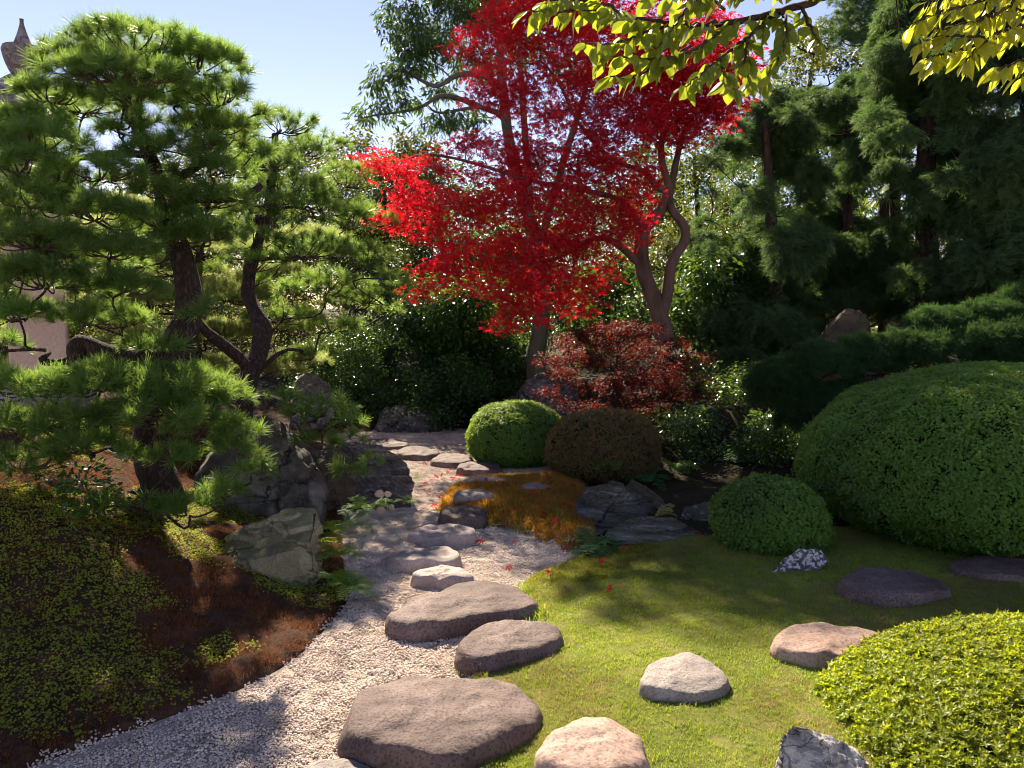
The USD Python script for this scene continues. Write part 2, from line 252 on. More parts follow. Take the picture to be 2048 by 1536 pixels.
M['rock_blue'] = rock_mat('rock_blue', (0.035, 0.033, 0.037), (0.08, 0.074, 0.08), (0.18, 0.166, 0.172), 4.0, moss=0.45, speck=0.4, lichen=0.1, lcol=(0.22, 0.2, 0.205), bump=0.06, crack=2.5)
M['rock_layer'] = rock_mat('rock_layer', (0.028, 0.025, 0.024), (0.09, 0.08, 0.077), (0.26, 0.235, 0.225), 3.4, moss=0.45, speck=0.5, stretch=(0.6, 0.6, 6), tilt=(0.1, 0.12, 0), bump=0.09, crack=1.6)
M['rock_lichen'] = rock_mat('rock_lichen', (0.04, 0.038, 0.04), (0.085, 0.08, 0.08), (0.17, 0.16, 0.16), 9.0, lichen=0.45, lcol=(0.48, 0.465, 0.45), speck=0.5, bump=0.05)
M['rock_porous'] = rock_mat('rock_porous', (0.08, 0.075, 0.075), (0.50, 0.46, 0.43), (0.66, 0.61, 0.57), 11.0, speck=0.5, bump=0.07, crack=5.0)
M['lantern'] = rock_mat('lantern', (0.40, 0.27, 0.205), (0.48, 0.335, 0.26), (0.54, 0.39, 0.31), 1.6, speck=0.15, bump=0.004)
M['lantern_top'] = rock_mat('lantern_top', (0.08, 0.07, 0.072), (0.15, 0.135, 0.138), (0.27, 0.25, 0.25), 5, lichen=0.35, lcol=(0.09, 0.06, 0.055), speck=0.3, bump=0.01)
M['fungus'] = rock_mat('fungus', (0.3, 0.2, 0.13), (0.45, 0.32, 0.22), (0.55, 0.42, 0.32), 12, speck=0.15, bump=0.004)

# ------------------------------------------------------------------ shape helpers
def cat(parts):
    vs, fs, n = [], [], 0
    for v, f in parts:
        vs.append(np.asarray(v, float)); fs.append(np.asarray(f, int) + n); n += len(v)
    return np.vstack(vs), np.vstack(fs)
def spline(pts, n):
    pts = np.asarray(pts, float)
    if len(pts) == 2:
        return pts[0] + np.linspace(0, 1, n)[:, None] * (pts[1] - pts[0])
    d = np.r_[0, np.cumsum(np.linalg.norm(np.diff(pts, axis=0), axis=1) ** 0.5 + 1e-6)]
    return CubicSpline(d, pts)(np.linspace(0, d[-1], n))
def tube(pts, radii, sides=7, seed=None, rough=0.0):
    p = np.asarray(pts, float)
    r = np.broadcast_to(np.asarray(radii, float), (len(p),))
    t = np.gradient(p, axis=0)
    t /= np.linalg.norm(t, axis=1, keepdims=True) + 1e-12
    a = np.zeros_like(p)
    u = np.array([1.0, 0.13, 0.07])
    for i in range(len(p)):
        u = u - t[i] * (u @ t[i])
        u /= np.linalg.norm(u) + 1e-12
        a[i] = u
    b = np.cross(t, a)
    ang = np.arange(sides) * 2 * np.pi / sides
    v = p[:, None] + r[:, None, None] * (np.cos(ang)[None, :, None] * a[:, None] + np.sin(ang)[None, :, None] * b[:, None])
    if rough:
        q = v.reshape(-1, 3)
        k = (meshkit.fbm(q * np.array([9, 9, 4.0]) + (seed or 0) * 7.1, 3) - 0.5) * 2 * rough
        v = (p[:, None] + (v - p[:, None]) * (1 + k.reshape(len(p), sides, 1)))
    i, j = np.meshgrid(np.arange(len(p) - 1), np.arange(sides), indexing='ij')
    q = np.stack([i * sides + j, i * sides + (j + 1) % sides, (i + 1) * sides + (j + 1) % sides, (i + 1) * sides + j], -1).reshape(-1, 4)
    f = np.vstack([q[:, [0, 1, 2]], q[:, [0, 2, 3]]])
    v = v.reshape(-1, 3)
    tip = len(v)
    v = np.vstack([v, p[-1] + t[-1] * r[-1] * 0.5])
    k = (len(p) - 1) * sides
    cap = np.array([[k + j, k + (j + 1) % sides, tip] for j in range(sides)])
    return v, np.vstack([f, cap])
def xf(vf, R=None, t=(0, 0, 0), s=1.0):
    v = np.asarray(vf[0]) * s
    if R is not None:
        v = R.apply(v)
    return v + np.asarray(t), vf[1]

def leaf_shape(Ln, W, fold=0.25, droop=0.15, seg=3, tipf=0.0):
    """a pointed leaf along +x, its face towards +z"""
    u = np.linspace(0, 1, seg + 2)
    w = W / 2 * np.sin(np.pi * u ** 0.85) ** 0.9
    w[0] = w[-1] = 0
    z = -droop * Ln * u ** 2
    mid = np.stack([u * Ln, 0 * u, z], 1)
    lf = np.stack([u * Ln, w, z + fold * w], 1)[1:-1]
    rt = np.stack([u * Ln, -w, z + fold * w], 1)[1:-1]
    v = np.vstack([mid, lf, rt])
    n, f = seg + 2, []
    for side in (0, 1):
        o = n + side * seg
        ring = [0] + [o + i for i in range(seg)] + [n - 1]
        for i in range(n - 1):
            a, b, c, d = i, i + 1, ring[i], ring[i + 1]
            for tri in ((a, b, d), (a, d, c)):
                if len(set(tri)) == 3:
                    f.append(tri if side == 0 else tri[::-1])
    return v, np.array(f)
def maple_shape(R, lobes=7, rng=None):
    """a palmate leaf of pointed lobes about the origin, stalk at -x, face +z"""
    ang = np.radians(np.linspace(-128, 128, lobes))
    ln = np.array([0.42, 0.72, 0.93, 1.0, 0.93, 0.72, 0.42] if lobes == 7 else [0.55, 0.85, 1.0, 0.85, 0.55]) * R
    v, f = [(0, 0, 0.0)], []
    for i, (a, l) in enumerate(zip(ang, ln)):
        k = len(v)
        da = 0.17
        v += [(l * 0.42 * math.cos(a - da * 1.7), l * 0.42 * math.sin(a - da * 1.7), 0.06 * R), (l * math.cos(a), l * math.sin(a), -0.16 * l), (l * 0.42 * math.cos(a + da * 1.7), l * 0.42 * math.sin(a + da * 1.7), 0.06 * R)]
        f += [(0, k, k + 1), (0, k + 1, k + 2)]
    return np.array(v), np.array(f)
def rand_dirs(rng, n, zmin=-1.0, zmax=1.0):
    z = rng.uniform(zmin, zmax, n)
    a = rng.uniform(0, 2 * np.pi, n)
    s = np.sqrt(1 - z * z)
    return np.stack([s * np.cos(a), s * np.sin(a), z], 1)
def leaf_rot(xdir, zdir):
    """rotations: the leaf's length (+x) along xdir, its face (+z) near zdir"""
    x = xdir / (np.linalg.norm(xdir, axis=1, keepdims=True) + 1e-9)
    z = zdir - x * (x * zdir).sum(1, keepdims=True)
    z /= np.linalg.norm(z, axis=1, keepdims=True) + 1e-9
    return Rotation.from_matrix(np.stack([x, np.cross(z, x), z], -1))
def many(vf, R, t, s):
    v, f = vf
    n = len(t)
    vv = np.einsum('nij,kj->nki', R.as_matrix(), v) * np.asarray(s)[:, None, None] + np.asarray(t)[:, None]
    ff = f[None] + (np.arange(n) * len(v))[:, None, None]
    return vv.reshape(-1, 3), ff.reshape(-1, 3)

LIB = {}
def make_lib():
    rng = np.random.default_rng(11)
    for k in range(3):                                             # pine tuft: a brush of long needles round a bud
        n = 92
        d = rand_dirs(rng, n, 0.12, 1.0)
        ln = rng.uniform(0.055, 0.090, n)
        base = np.stack([0 * ln, 0 * ln, rng.uniform(-0.03, 0.02, n)], 1)
        tip = base + d * ln[:, None]
        tip[:, 2] -= 0.10 * ln * (1 - d[:, 2])
        sd = np.cross(d, rand_dirs(rng, n)); sd /= np.linalg.norm(sd, axis=1, keepdims=True)
        w = 0.0014
        v = np.stack([base - sd * w, base + sd * w, tip + sd * w * 0.5, tip - sd * w * 0.5], 1).reshape(-1, 3)
        f = np.arange(n)[:, None] * 4
        for nm, mm in (('needle_tuft', 'pine_needle'), ('pale_tuft', 'pine_pale')):
            LIB[f'{nm}{k}'] = ((v, np.vstack([np.hstack([f, f + 1, f + 2]), np.hstack([f, f + 2, f + 3])])), M[mm], False)
    def clump(name, shape, n, r, mat_, zdown=0.3, flat_=0.6, smin=0.7, ups=0.8):
        d = rand_dirs(rng, n)
        p = d * r * rng.uniform(0.25, 1, n)[:, None] ** 0.5 * np.array([1, 1, flat_])
        x = d * np.array([1, 1, 0.4]) + rand_dirs(rng, n) * 0.5 + np.array([0, 0, -zdown])
        z = rand_dirs(rng, n) * 0.7 + np.array([0, 0, ups])
        LIB[name] = (many(shape, leaf_rot(x, z), p, rng.uniform(smin, 1.1, n)), mat_, False)
    for k in range(3):
        clump(f'maple_spray{k}', maple_shape(0.050), 13, 0.16, M['maple_leaf'], 0.45, 0.32, 0.75, 0.9)
        clump(f'oak_spray{k}', leaf_shape(0.11, 0.028, 0.2, 0.35, 2), 18, 0.12, M['oak_leaf'], 0.7, 0.7)
        clump(f'camellia_spray{k}', leaf_shape(0.095, 0.042, 0.25, 0.15, 2), 24, 0.20, M['camellia_leaf'], 0.4, 0.8)
        clump(f'small_spray{k}', leaf_shape(0.05, 0.024, 0.25, 0.1, 1), 34, 0.15, M['camellia_leaf'], 0.2, 0.8)
        clump(f'yellow_spray{k}', leaf_shape(0.075, 0.036, 0.2, 0.15, 2), 24, 0.20, M['yellow_leaf'], 0.35, 0.8)
        clump(f'nandina_spray{k}', leaf_shape(0.042, 0.015, 0.2, 0.1, 1), 40, 0.13, M['nandina'], 0.2, 0.35)
    def fan(rng, mat_, name, L0=0.15, nb=13, droop=0.5, w=0.005):
        parts = []
        for b in range(4):
            yaw = rng.uniform(0, 2 * np.pi)
            Rz = Rotation.from_euler('zyx', [yaw, rng.uniform(-0.1, 0.4), rng.uniform(-0.5, 0.5)])
            l0 = L0 * rng.uniform(0.7, 1.1)
            for i in range(nb):
                u = (i + 0.5) / nb
                for s in (-1, 1):
                    ll = l0 * 0.55 * (1 - u) ** 0.7 * rng.uniform(0.7, 1.1) + 0.02
                    a = rng.uniform(0.5, 0.85) * s
                    q0 = np.array([u * l0, 0, -droop * l0 * u * u])
                    dd = np.array([math.cos(a), math.sin(a), -0.25 - droop * u])
                    q1, q2 = q0 + dd * ll * 0.5, q0 + dd * ll + np.array([0, 0, -0.12 * ll])
                    pr = np.array([-dd[1], dd[0], rng.uniform(-0.4, 0.4)]) * w
                    v = np.array([q0 - pr * 0.6, q0 + pr * 0.6, q1 + pr * 1.2, q1 - pr * 1.2, q2])
                    parts.append(xf((v, np.array([[0, 1, 2], [0, 2, 3], [3, 2, 4]])), Rz))
        LIB[name] = (cat(parts), mat_, False)
    def feather(name, mat_, axes, L0, n, ln, w, droop, spread):
        parts = []
        for b in range(axes):
            a = rng.uniform(0, 2 * np.pi)
            d = np.array([math.cos(a), math.sin(a), rng.uniform(-0.3, 0.5)])
            u = rng.uniform(0.05, 1, n)
            p = d * (L0 * u)[:, None] + np.array([0, 0, -droop * L0]) * (u ** 2)[:, None] + rng.normal(0, 0.012, (n, 3))
            x = d + rand_dirs(rng, n) * spread + np.array([0, 0, -droop]) * u[:, None]
            x /= np.linalg.norm(x, axis=1, keepdims=True)
            l = ln * rng.uniform(0.6, 1.2, n)[:, None]
            sd = np.cross(x, rand_dirs(rng, n)); sd /= np.linalg.norm(sd, axis=1, keepdims=True)
            v = np.stack([p - sd * w * 0.5, p + sd * w, p + x * l], 1).reshape(-1, 3)
            f = np.arange(n)[:, None] * 3
            parts.append((v, np.hstack([f, f + 1, f + 2])))
        LIB[name] = (cat(parts), mat_, False)
    for k in range(3):
        feather(f'conifer_spray{k}', M['conifer'], 5, 0.17, 70, 0.05, 0.0042, 0.55, 0.8)
        feather(f'juniper_spray{k}', M['juniper'], 5, 0.07, 60, 0.028, 0.0030, 0.0, 0.9)
    for k in range(0):
        fan(rng, M['conifer'], f'conifer_spray{k}')
        fan(rng, M['juniper'], f'juniper_spray{k}', 0.075, 10, -0.3, 0.0035)
    def rosette(name, mat_, Ln, W, n, el=(0.2, 1.1), extra=6, spread=0.0):
        """whorls of small leaves standing on a clipped shrub's skin"""
        for k in range(3):
            parts = []
            for c in range(extra):
                off = np.r_[rng.normal(0, spread, 2), rng.uniform(-0.01, 0.012)] if c else np.zeros(3)
                tilt = Rotation.from_euler('xy', rng.normal(0, 0.35, 2))
                for i in range(n):
                    a, e = i * 2 * np.pi / n + rng.uniform(-0.3, 0.3), rng.uniform(*el)
                    x = np.array([[math.cos(a) * math.cos(e), math.sin(a) * math.cos(e), math.sin(e)]])
                    R = leaf_rot(x, np.array([[0, 0, 1.0]]) + 0.01)
                    sc = rng.uniform(0.7, 1.1)
                    parts.append(xf(xf(leaf_shape(Ln, W, 0.2, 0.1, 1), R[0], (0, 0, 0), sc), tilt, off))
            LIB[f'{name}{k}'] = (cat(parts), mat_, False)
    rosette('azalea_rosette', M['azalea'], 0.0135, 0.0066, 6, (0.0, 0.9), 7, 0.019)
    rosette('bright_rosette', M['azalea_bright'], 0.0185, 0.0082, 6, (0.1, 1.1), 6, 0.019)
    rosette('brown_rosette', M['azalea_brown'], 0.016, 0.007, 6, (0.0, 1.1), 6, 0.022)
    rosette('moss_rosette', M['moss_green'], 0.011, 0.0048, 6, (0.2, 1.0), 12, 0.026)
    def blades(name, mat_, n, r, h, w, lean):
        for k in range(3):
            a, rr = rng.uniform(0, 2 * np.pi, n), r * np.sqrt(rng.uniform(0, 1, n))
            b = np.stack([rr * np.cos(a), rr * np.sin(a), 0 * a - 0.004], 1)
            hh = h * rng.uniform(0.45, 1.1, n)
            ld = rng.uniform(0, 2 * np.pi, n)
            le = np.stack([np.cos(ld), np.sin(ld), 0 * ld], 1) * (hh * rng.uniform(0.2, 1, n) * lean)[:, None]
            sd = np.stack([-np.sin(ld), np.cos(ld), 0 * ld], 1) * w
            up = np.array([0, 0, 1.0])
            m = b + le * 0.35 + up * (hh * 0.6)[:, None]
            tp = b + le + up * hh[:, None]
            v = np.stack([b - sd, b + sd, m + sd * 0.8, m - sd * 0.8, tp], 1).reshape(-1, 3)
            f = np.arange(n)[:, None] * 5
            LIB[f'{name}{k}'] = ((v, np.vstack([np.hstack([f, f + 1, f + 2]), np.hstack([f, f + 2, f + 3]), np.hstack([f + 3, f + 2, f + 4])])), mat_, False)
    blades('grass_tuft', M['grass'], 110, 0.05, 0.016, 0.0010, 1.0)
    blades('long_grass', M['grass'], 70, 0.05, 0.05, 0.0014, 0.8)
    blades('straw_tuft', M['straw'], 90, 0.05, 0.016, 0.0010, 1.2)
    blades('dry_tuft', M['moss_dry'], 70, 0.05, 0.022, 0.0009, 1.6)
    blades('orange_tuft', M['moss_orange'], 50, 0.05, 0.048, 0.0026, 0.85)
    blades('lip_tuft', M['moss_lip'], 90, 0.05, 0.016, 0.0018, 0.7)
    ico = trimesh.creation.icosphere(1)
    for k in range(4):
        parts = []
        for i in range(96):
            a, rr = rng.uniform(0, 2 * np.pi), 0.062 * math.sqrt(rng.uniform())
            s = rng.uniform(0.0028, 0.0060) * np.array([1, rng.uniform(0.7, 1), rng.uniform(0.55, 0.85)])
            v = np.array(ico.vertices) if i % 3 == 0 else None
            base = (np.array(ico.vertices), np.array(ico.faces)) if False else (np.array(DODE.vertices), np.array(DODE.faces))
            R = Rotation.random(random_state=int(rng.integers(1 << 30)))
            w = base[0] * (1 + rng.uniform(-0.18, 0.18, (len(base[0]), 1)))
            parts.append((Rotation.from_euler('z', rng.uniform(0, 6.3)).apply(R.apply(w) * s) + [rr * math.cos(a), rr * math.sin(a), rng.uniform(0, 0.007)], base[1]))
        LIB[f'pebble_patch{k}'] = (cat(parts), M['pebble'], True)
DODE = trimesh.creation.icosphere(0)
make_lib()

# ------------------------------------------------------------------ the ground
P = lambda pts, z=0.0: flat(np.array([p[0] for p in pts]), np.array([p[1] for p in pts]), z)[:, :2]
BANK_EDGE = [(-900, 1830), (-200, 1612), (60, 1536), (200, 1482), (330, 1438), (430, 1402), (520, 1362), (590, 1320), (640, 1272), (680, 1226), (700, 1190), (692, 1150), (685, 1100), (690, 1050), (725, 1022), (790, 1003), (815, 990), (815, 945), (780, 915), (720, 895), (680, 880)]
BACK_EDGE = [(670, 868), (760, 862), (880, 862), (945, 858), (1010, 868), (1080, 900), (1120, 930), (1165, 952)]
LAWN_EDGE = [(1165, 1000), (1172, 1092), (1180, 1102), (1140, 1127), (1092, 1147), (1055, 1168), (1060, 1230), (1000, 1300), (935, 1338), (965, 1420), (945, 1536), (915, 1700), (880, 1900)]
gravel_xy = np.vstack([spline(np.c_[P(BANK_EDGE), np.zeros(len(BANK_EDGE))], 120)[:, :2], P(BACK_EDGE), P(LAWN_EDGE[:1]), spline(np.c_[P(LAWN_EDGE[1:]), np.zeros(len(LAWN_EDGE) - 1)], 80)[:, :2]])
GRAVEL = Polygon(gravel_xy).buffer(0)
bank_line = LineString(gravel_xy[:120])
lawn_line = LineString(gravel_xy[-80:])
BANK = Polygon(np.vstack([gravel_xy[:120], [(-1.5, 11.0), (-9, 11.0), (-9, 0.5)]])).buffer(0).difference(GRAVEL)
LAWN_TOP = P([(1195, 1098), (1235, 1084), (1330, 1080), (1400, 1082), (1450, 1080), (1600, 1060), (2000, 1060), (2500, 1080)], 0.05)
LAWN = Polygon(np.vstack([gravel_xy[-80:][::-1], LAWN_TOP, [(5.5, 4.0), (5.5, 1.0), (-0.1, 1.0)]])).buffer(0).difference(GRAVEL)
ORANGE = Polygon(spline(np.c_[P([(880, 1012), (905, 976), (940, 962), (1000, 956), (1060, 954), (1110, 948), (1150, 958), (1172, 1000), (1168, 1092), (1130, 1090), (1090, 1070), (1040, 1054), (985, 1044), (930, 1032), (880, 1012)], 0.04), np.zeros(15)], 90)[:, :2]).buffer(0)
def height(xy):
    xy = np.asarray(xy, float).reshape(-1, 2)
    pts = shapely.points(xy)
    d = shapely.distance(pts, GRAVEL)
    dl, dr = shapely.distance(pts, bank_line), shapely.distance(pts, lawn_line)
    wob = meshkit.fbm(np.c_[xy * 1.3, 0 * d], 3, 3) - 0.5
    hb = 0.035 * np.minimum(d / 0.03, 1) + 0.62 * smooth(-0.1, 2.3, d) + 0.12 * wob * smooth(0, 0.8, d)
    hl = 0.03 * np.minimum(d / 0.03, 1) + 0.05 * smooth(0, 0.7, d) + 0.04 * wob * smooth(0, 0.8, d)
    hk = 0.02 * np.minimum(d / 0.05, 1) + 0.42 * smooth(0, 3.5, d) + 0.15 * wob * smooth(0, 1.5, d)
    left = smooth(-0.3, 0.3, dr - dl)
    h = left * hb + (1 - left) * hl
    far = smooth(8.2, 9.8, xy[:, 1])
    right_back = smooth(6.0, 7.6, xy[:, 1]) * (1 - left)
    h = h * (1 - np.maximum(far, right_back)) + hk * np.maximum(far, right_back)
    do = np.where(shapely.contains(ORANGE, pts), shapely.distance(pts, ORANGE.exterior), 0)
    h = np.where(do > 0, np.maximum(h, 0.03 * np.minimum(do / 0.02, 1) + 0.055 * smooth(0, 0.25, do)), h)
    return np.where(d > 0, h, np.where(do > 0, h, 0.0))
def hit(px, py):
    """where the line of sight through a pixel meets the ground"""
    px, py = np.atleast_1d(np.asarray(px, float)), np.atleast_1d(np.asarray(py, float))
    out = np.zeros((len(px), 3))
    ts = np.concatenate([np.arange(1.6, 12, 0.03), np.arange(12, 30, 0.3)])
    for i in range(len(px)):
        d = ray(px[i], py[i])
        q = np.array([0, 0, EYE]) + d * (ts / d[1])[:, None]
        below = np.nonzero(q[:, 2] < height(q[:, :2]))[0]
        out[i] = q[below[0]] if len(below) else q[-1]
    return out

def sheet(name, poly, step, z, m, skirt=0.05, jitter=0.25, seed=0, kind='structure', rough=0.0):
    rng = np.random.default_rng(seed)
    V, Fc, n = [], [], 0
    for g in getattr(poly, 'geoms', [poly]):
        if g.area < 0.01:
            continue
        g = g.simplify(0.002)
        rings = [g.exterior] + list(g.interiors)
        bd = np.vstack([np.array([r.interpolate(s).coords[0] for s in np.arange(0, r.length, step * 0.8)]) for r in rings])
        x0, y0, x1, y1 = g.bounds
        gx, gy = np.meshgrid(np.arange(x0, x1, step), np.arange(y0, y1, step))
        q = np.c_[gx.ravel(), gy.ravel()] + rng.uniform(-jitter, jitter, (gx.size, 2)) * step
        q = q[shapely.contains(g.buffer(-step * 0.45), shapely.points(q))]
        pts = np.vstack([bd, q])
        tri = Delaunay(pts).simplices
        tri = tri[shapely.contains(g.buffer(0.001), shapely.points(pts[tri].mean(1)))]
        a = np.cross(pts[tri[:, 1]] - pts[tri[:, 0]], pts[tri[:, 2]] - pts[tri[:, 0]])
        tri[a < 0] = tri[a < 0][:, ::-1]
        zz = height(pts) + z
        if rough:
            zz[len(bd):] += rough * (meshkit.fbm(np.c_[q * 14, 0 * q[:, 0]], 3, 5) - 0.5)
        v = np.c_[pts, zz]
        e = np.sort(np.vstack([tri[:, [0, 1]], tri[:, [1, 2]], tri[:, [2, 0]]]), 1)
        u, c = np.unique(e, axis=0, return_counts=True)
        rim = u[c == 1]
        low = v.copy(); low[:, 2] -= skirt
        m0 = len(v)
        f = np.vstack([tri, np.c_[rim[:, 0], rim[:, 1], rim[:, 1] + m0], np.c_[rim[:, 0], rim[:, 1] + m0, rim[:, 0] + m0]])
        V.append(np.vstack([v, low])); Fc.append(f + n); n += 2 * m0
    o = obj(name, (np.vstack(V), np.vstack(Fc)), m, sm=40)
    tag(o, kind=kind)
    return o
def build_ground():
    xs = np.unique(np.r_[np.linspace(-9, 9, 91), np.linspace(-9, -600, 14), np.linspace(9, 600, 14)])
    ys = np.unique(np.r_[np.linspace(-4, 18, 111), np.linspace(-4, -300, 8), np.linspace(18, 900, 16)])
    gx, gy = np.meshgrid(xs, ys)
    q = np.c_[gx.ravel(), gy.ravel()]
    z = height(q) - 0.03
    pts = shapely.points(q)
    inside = shapely.contains(shapely.union_all([GRAVEL, BANK, LAWN, ORANGE, shapely.box(-11, -13, 11, 1.15)]), pts)
    near = shapely.distance(pts, shapely.union_all([GRAVEL, BANK, LAWN, ORANGE])) < 0.25
    z = np.where(inside | near, z - 0.05, z)
    nx, ny = len(xs), len(ys)
    i, j = np.meshgrid(np.arange(ny - 1), np.arange(nx - 1), indexing='ij')
    quad = np.stack([i * nx + j, i * nx + j + 1, (i + 1) * nx + j + 1, (i + 1) * nx + j], -1).reshape(-1, 4)
    o = obj('ground', (np.c_[q, z], np.vstack([quad[:, [0, 1, 2]], quad[:, [0, 2, 3]]])), M['forest_floor'], sm=True)
    tag(o, kind='structure')
build_ground()
sheet('gravel_path', GRAVEL, 0.09, 0.0, M['gravel_bed'], seed=1)
sheet('gravel_court', shapely.box(-11, -13, 11, 1.15).difference(shapely.union_all([GRAVEL, LAWN]).buffer(0.01)), 0.5, 0.035, M['gravel_bed'], seed=7)
sheet('mossy_bank', BANK.intersection(shapely.box(-7, 1.2, 3, 11)), 0.06, 0.0, M['bank_soil'], seed=2, rough=0.09)
sheet('lawn', LAWN, 0.07, 0.0, M['lawn_bed'], seed=3, rough=0.012)
sheet('moss_patch', ORANGE, 0.05, 0.004, M['orange_soil'], seed=4, rough=0.02)

def in_poly(poly, n, rng, box=None):
    g = poly if box is None else poly.intersection(shapely.box(*box))
    x0, y0, x1, y1 = g.bounds
    e = math.sqrt(g.area / n)
    gx, gy = np.meshgrid(np.arange(x0, x1 + e, e), np.arange(y0, y1 + e, e))
    q = np.c_[gx.ravel(), gy.ravel()] + rng.uniform(-0.55, 0.55, (gx.size, 2)) * e
    return q[shapely.contains(g, shapely.points(q))]
def visible(q, margin=140):
    """keeps what stands near the picture's frame"""
    v = q - np.array([0, 0, EYE])
    fw, up = v[:, 1] * cp - v[:, 2] * sp, v[:, 1] * sp + v[:, 2] * cp
    px, py = CX + F * v[:, 0] / np.maximum(fw, 0.1), CY - F * up / np.maximum(fw, 0.1)
    return (fw > 0.5) & (px > -margin) & (px < 2048 + margin) & (py < 1536 + margin * 1.5)
def normals(xy, e=0.03):
    hx = (height(xy + [e, 0]) - height(xy - [e, 0])) / (2 * e)
    hy = (height(xy + [0, e]) - height(xy - [0, e])) / (2 * e)
    return np.c_[-hx, -hy, np.ones(len(xy))]
def cover(name, kinds, poly, per_m2, rng, label=None, cat_=None, dz=0.0, keep=None, smin=0.8, smax=1.2, box=None, upright=False):
    a = (poly if box is None else poly.intersection(shapely.box(*box))).area
    q = in_poly(poly, per_m2 * a, rng, box)
    q3 = np.c_[q, height(q) + dz]
    k = visible(q3)
    if keep is not None:
        k &= keep(q, rng)
    q, q3 = q[k], q3[k]
    nrm = np.tile([0, 0, 1.0], (len(q), 1)) + rng.normal(0, 0.05, (len(q), 3)) if upright else normals(q) + rng.normal(0, 0.08, (len(q), 3))
    o = scatter(name, kinds, q3, facing(nrm, rng), rng.uniform(smin, smax, len(q)), rng.integers(0, len(kinds), len(q)))
    tag(o, label, cat_)
    return o
K3 = lambda s: [f'{s}{k}' for k in range(3)]
def patches(scale, lo, hi, seed, inv=False):
    def f(q, rng):
        n = meshkit.fbm(np.c_[q * scale, 0 * q[:, 0]], 4, seed)
        p = smooth(lo, hi, n)
        return rng.uniform(size=len(q)) < (1 - p if inv else p)
    return f
rg = np.random.default_rng(5)
cover('gravel', [f'pebble_patch{k}' for k in range(4)], GRAVEL.buffer(0.0), 230, rg, 'pale pinkish grey pebbles filling the winding garden path', 'gravel', 0.0, box=(-3.2, 1.5, 2, 10.5))
cover('grass', K3('grass_tuft'), LAWN.buffer(-0.01), 420, rg, 'short clipped lawn grass, green with straw coloured patches, round the stepping stones', 'grass', 0.0, box=(-0.5, 1.8, 5.2, 6.5))
cover('straw_grass', K3('straw_tuft'), LAWN.buffer(-0.02), 330, rg, 'dry straw coloured patches in the lawn', 'grass', 0.0, keep=patches(1.7, 0.50, 0.62, 33), box=(-0.5, 1.8, 5.2, 6.5))
cover('long_grass', K3('long_grass'), lawn_line.buffer(0.06).intersection(LAWN.buffer(0.02)), 160, rg, 'longer bright grass blades along the edge between lawn and gravel', 'grass', 0.0, keep=patches(3, 0.45, 0.6, 9), box=(-0.6, 1.8, 1.0, 4.4))
cover('moss_lip', K3('lip_tuft'), lawn_line.buffer(0.42).intersection(LAWN), 330, rg, 'yellow green moss rolling over the far edge of the lawn', 'moss', 0.004, box=(0.0, 4.35, 3.0, 7))
cover('bank_moss', K3('moss_rosette'), BANK.buffer(-0.03), 820, rg, 'green starry moss carpet on the shaded slope left of the gravel', 'moss', 0.014, keep=patches(1.9, 0.44, 0.55, 21), smin=0.45, smax=0.95, box=(-4.5, 1.5, 0, 6.6))
cover('dry_moss', K3('dry_tuft'), BANK.buffer(-0.02), 480, rg, 'red brown dead moss and needle litter on the shaded slope', 'moss', 0.0, keep=patches(1.9, 0.48, 0.62, 21, True), box=(-4.5, 1.5, 0, 7.5))
cover('orange_moss', K3('orange_tuft'), ORANGE.buffer(-0.01), 520, rg, 'orange brown hair moss clump between the stepping stones and the dark rock', 'moss', 0.004)

cover('green_moss', K3('lip_tuft'), ORANGE.buffer(-0.03), 420, rg, 'yellow green moss showing through the orange hair moss', 'moss', 0.012, keep=patches(3.2, 0.50, 0.60, 41), smin=1.2, smax=2.2)

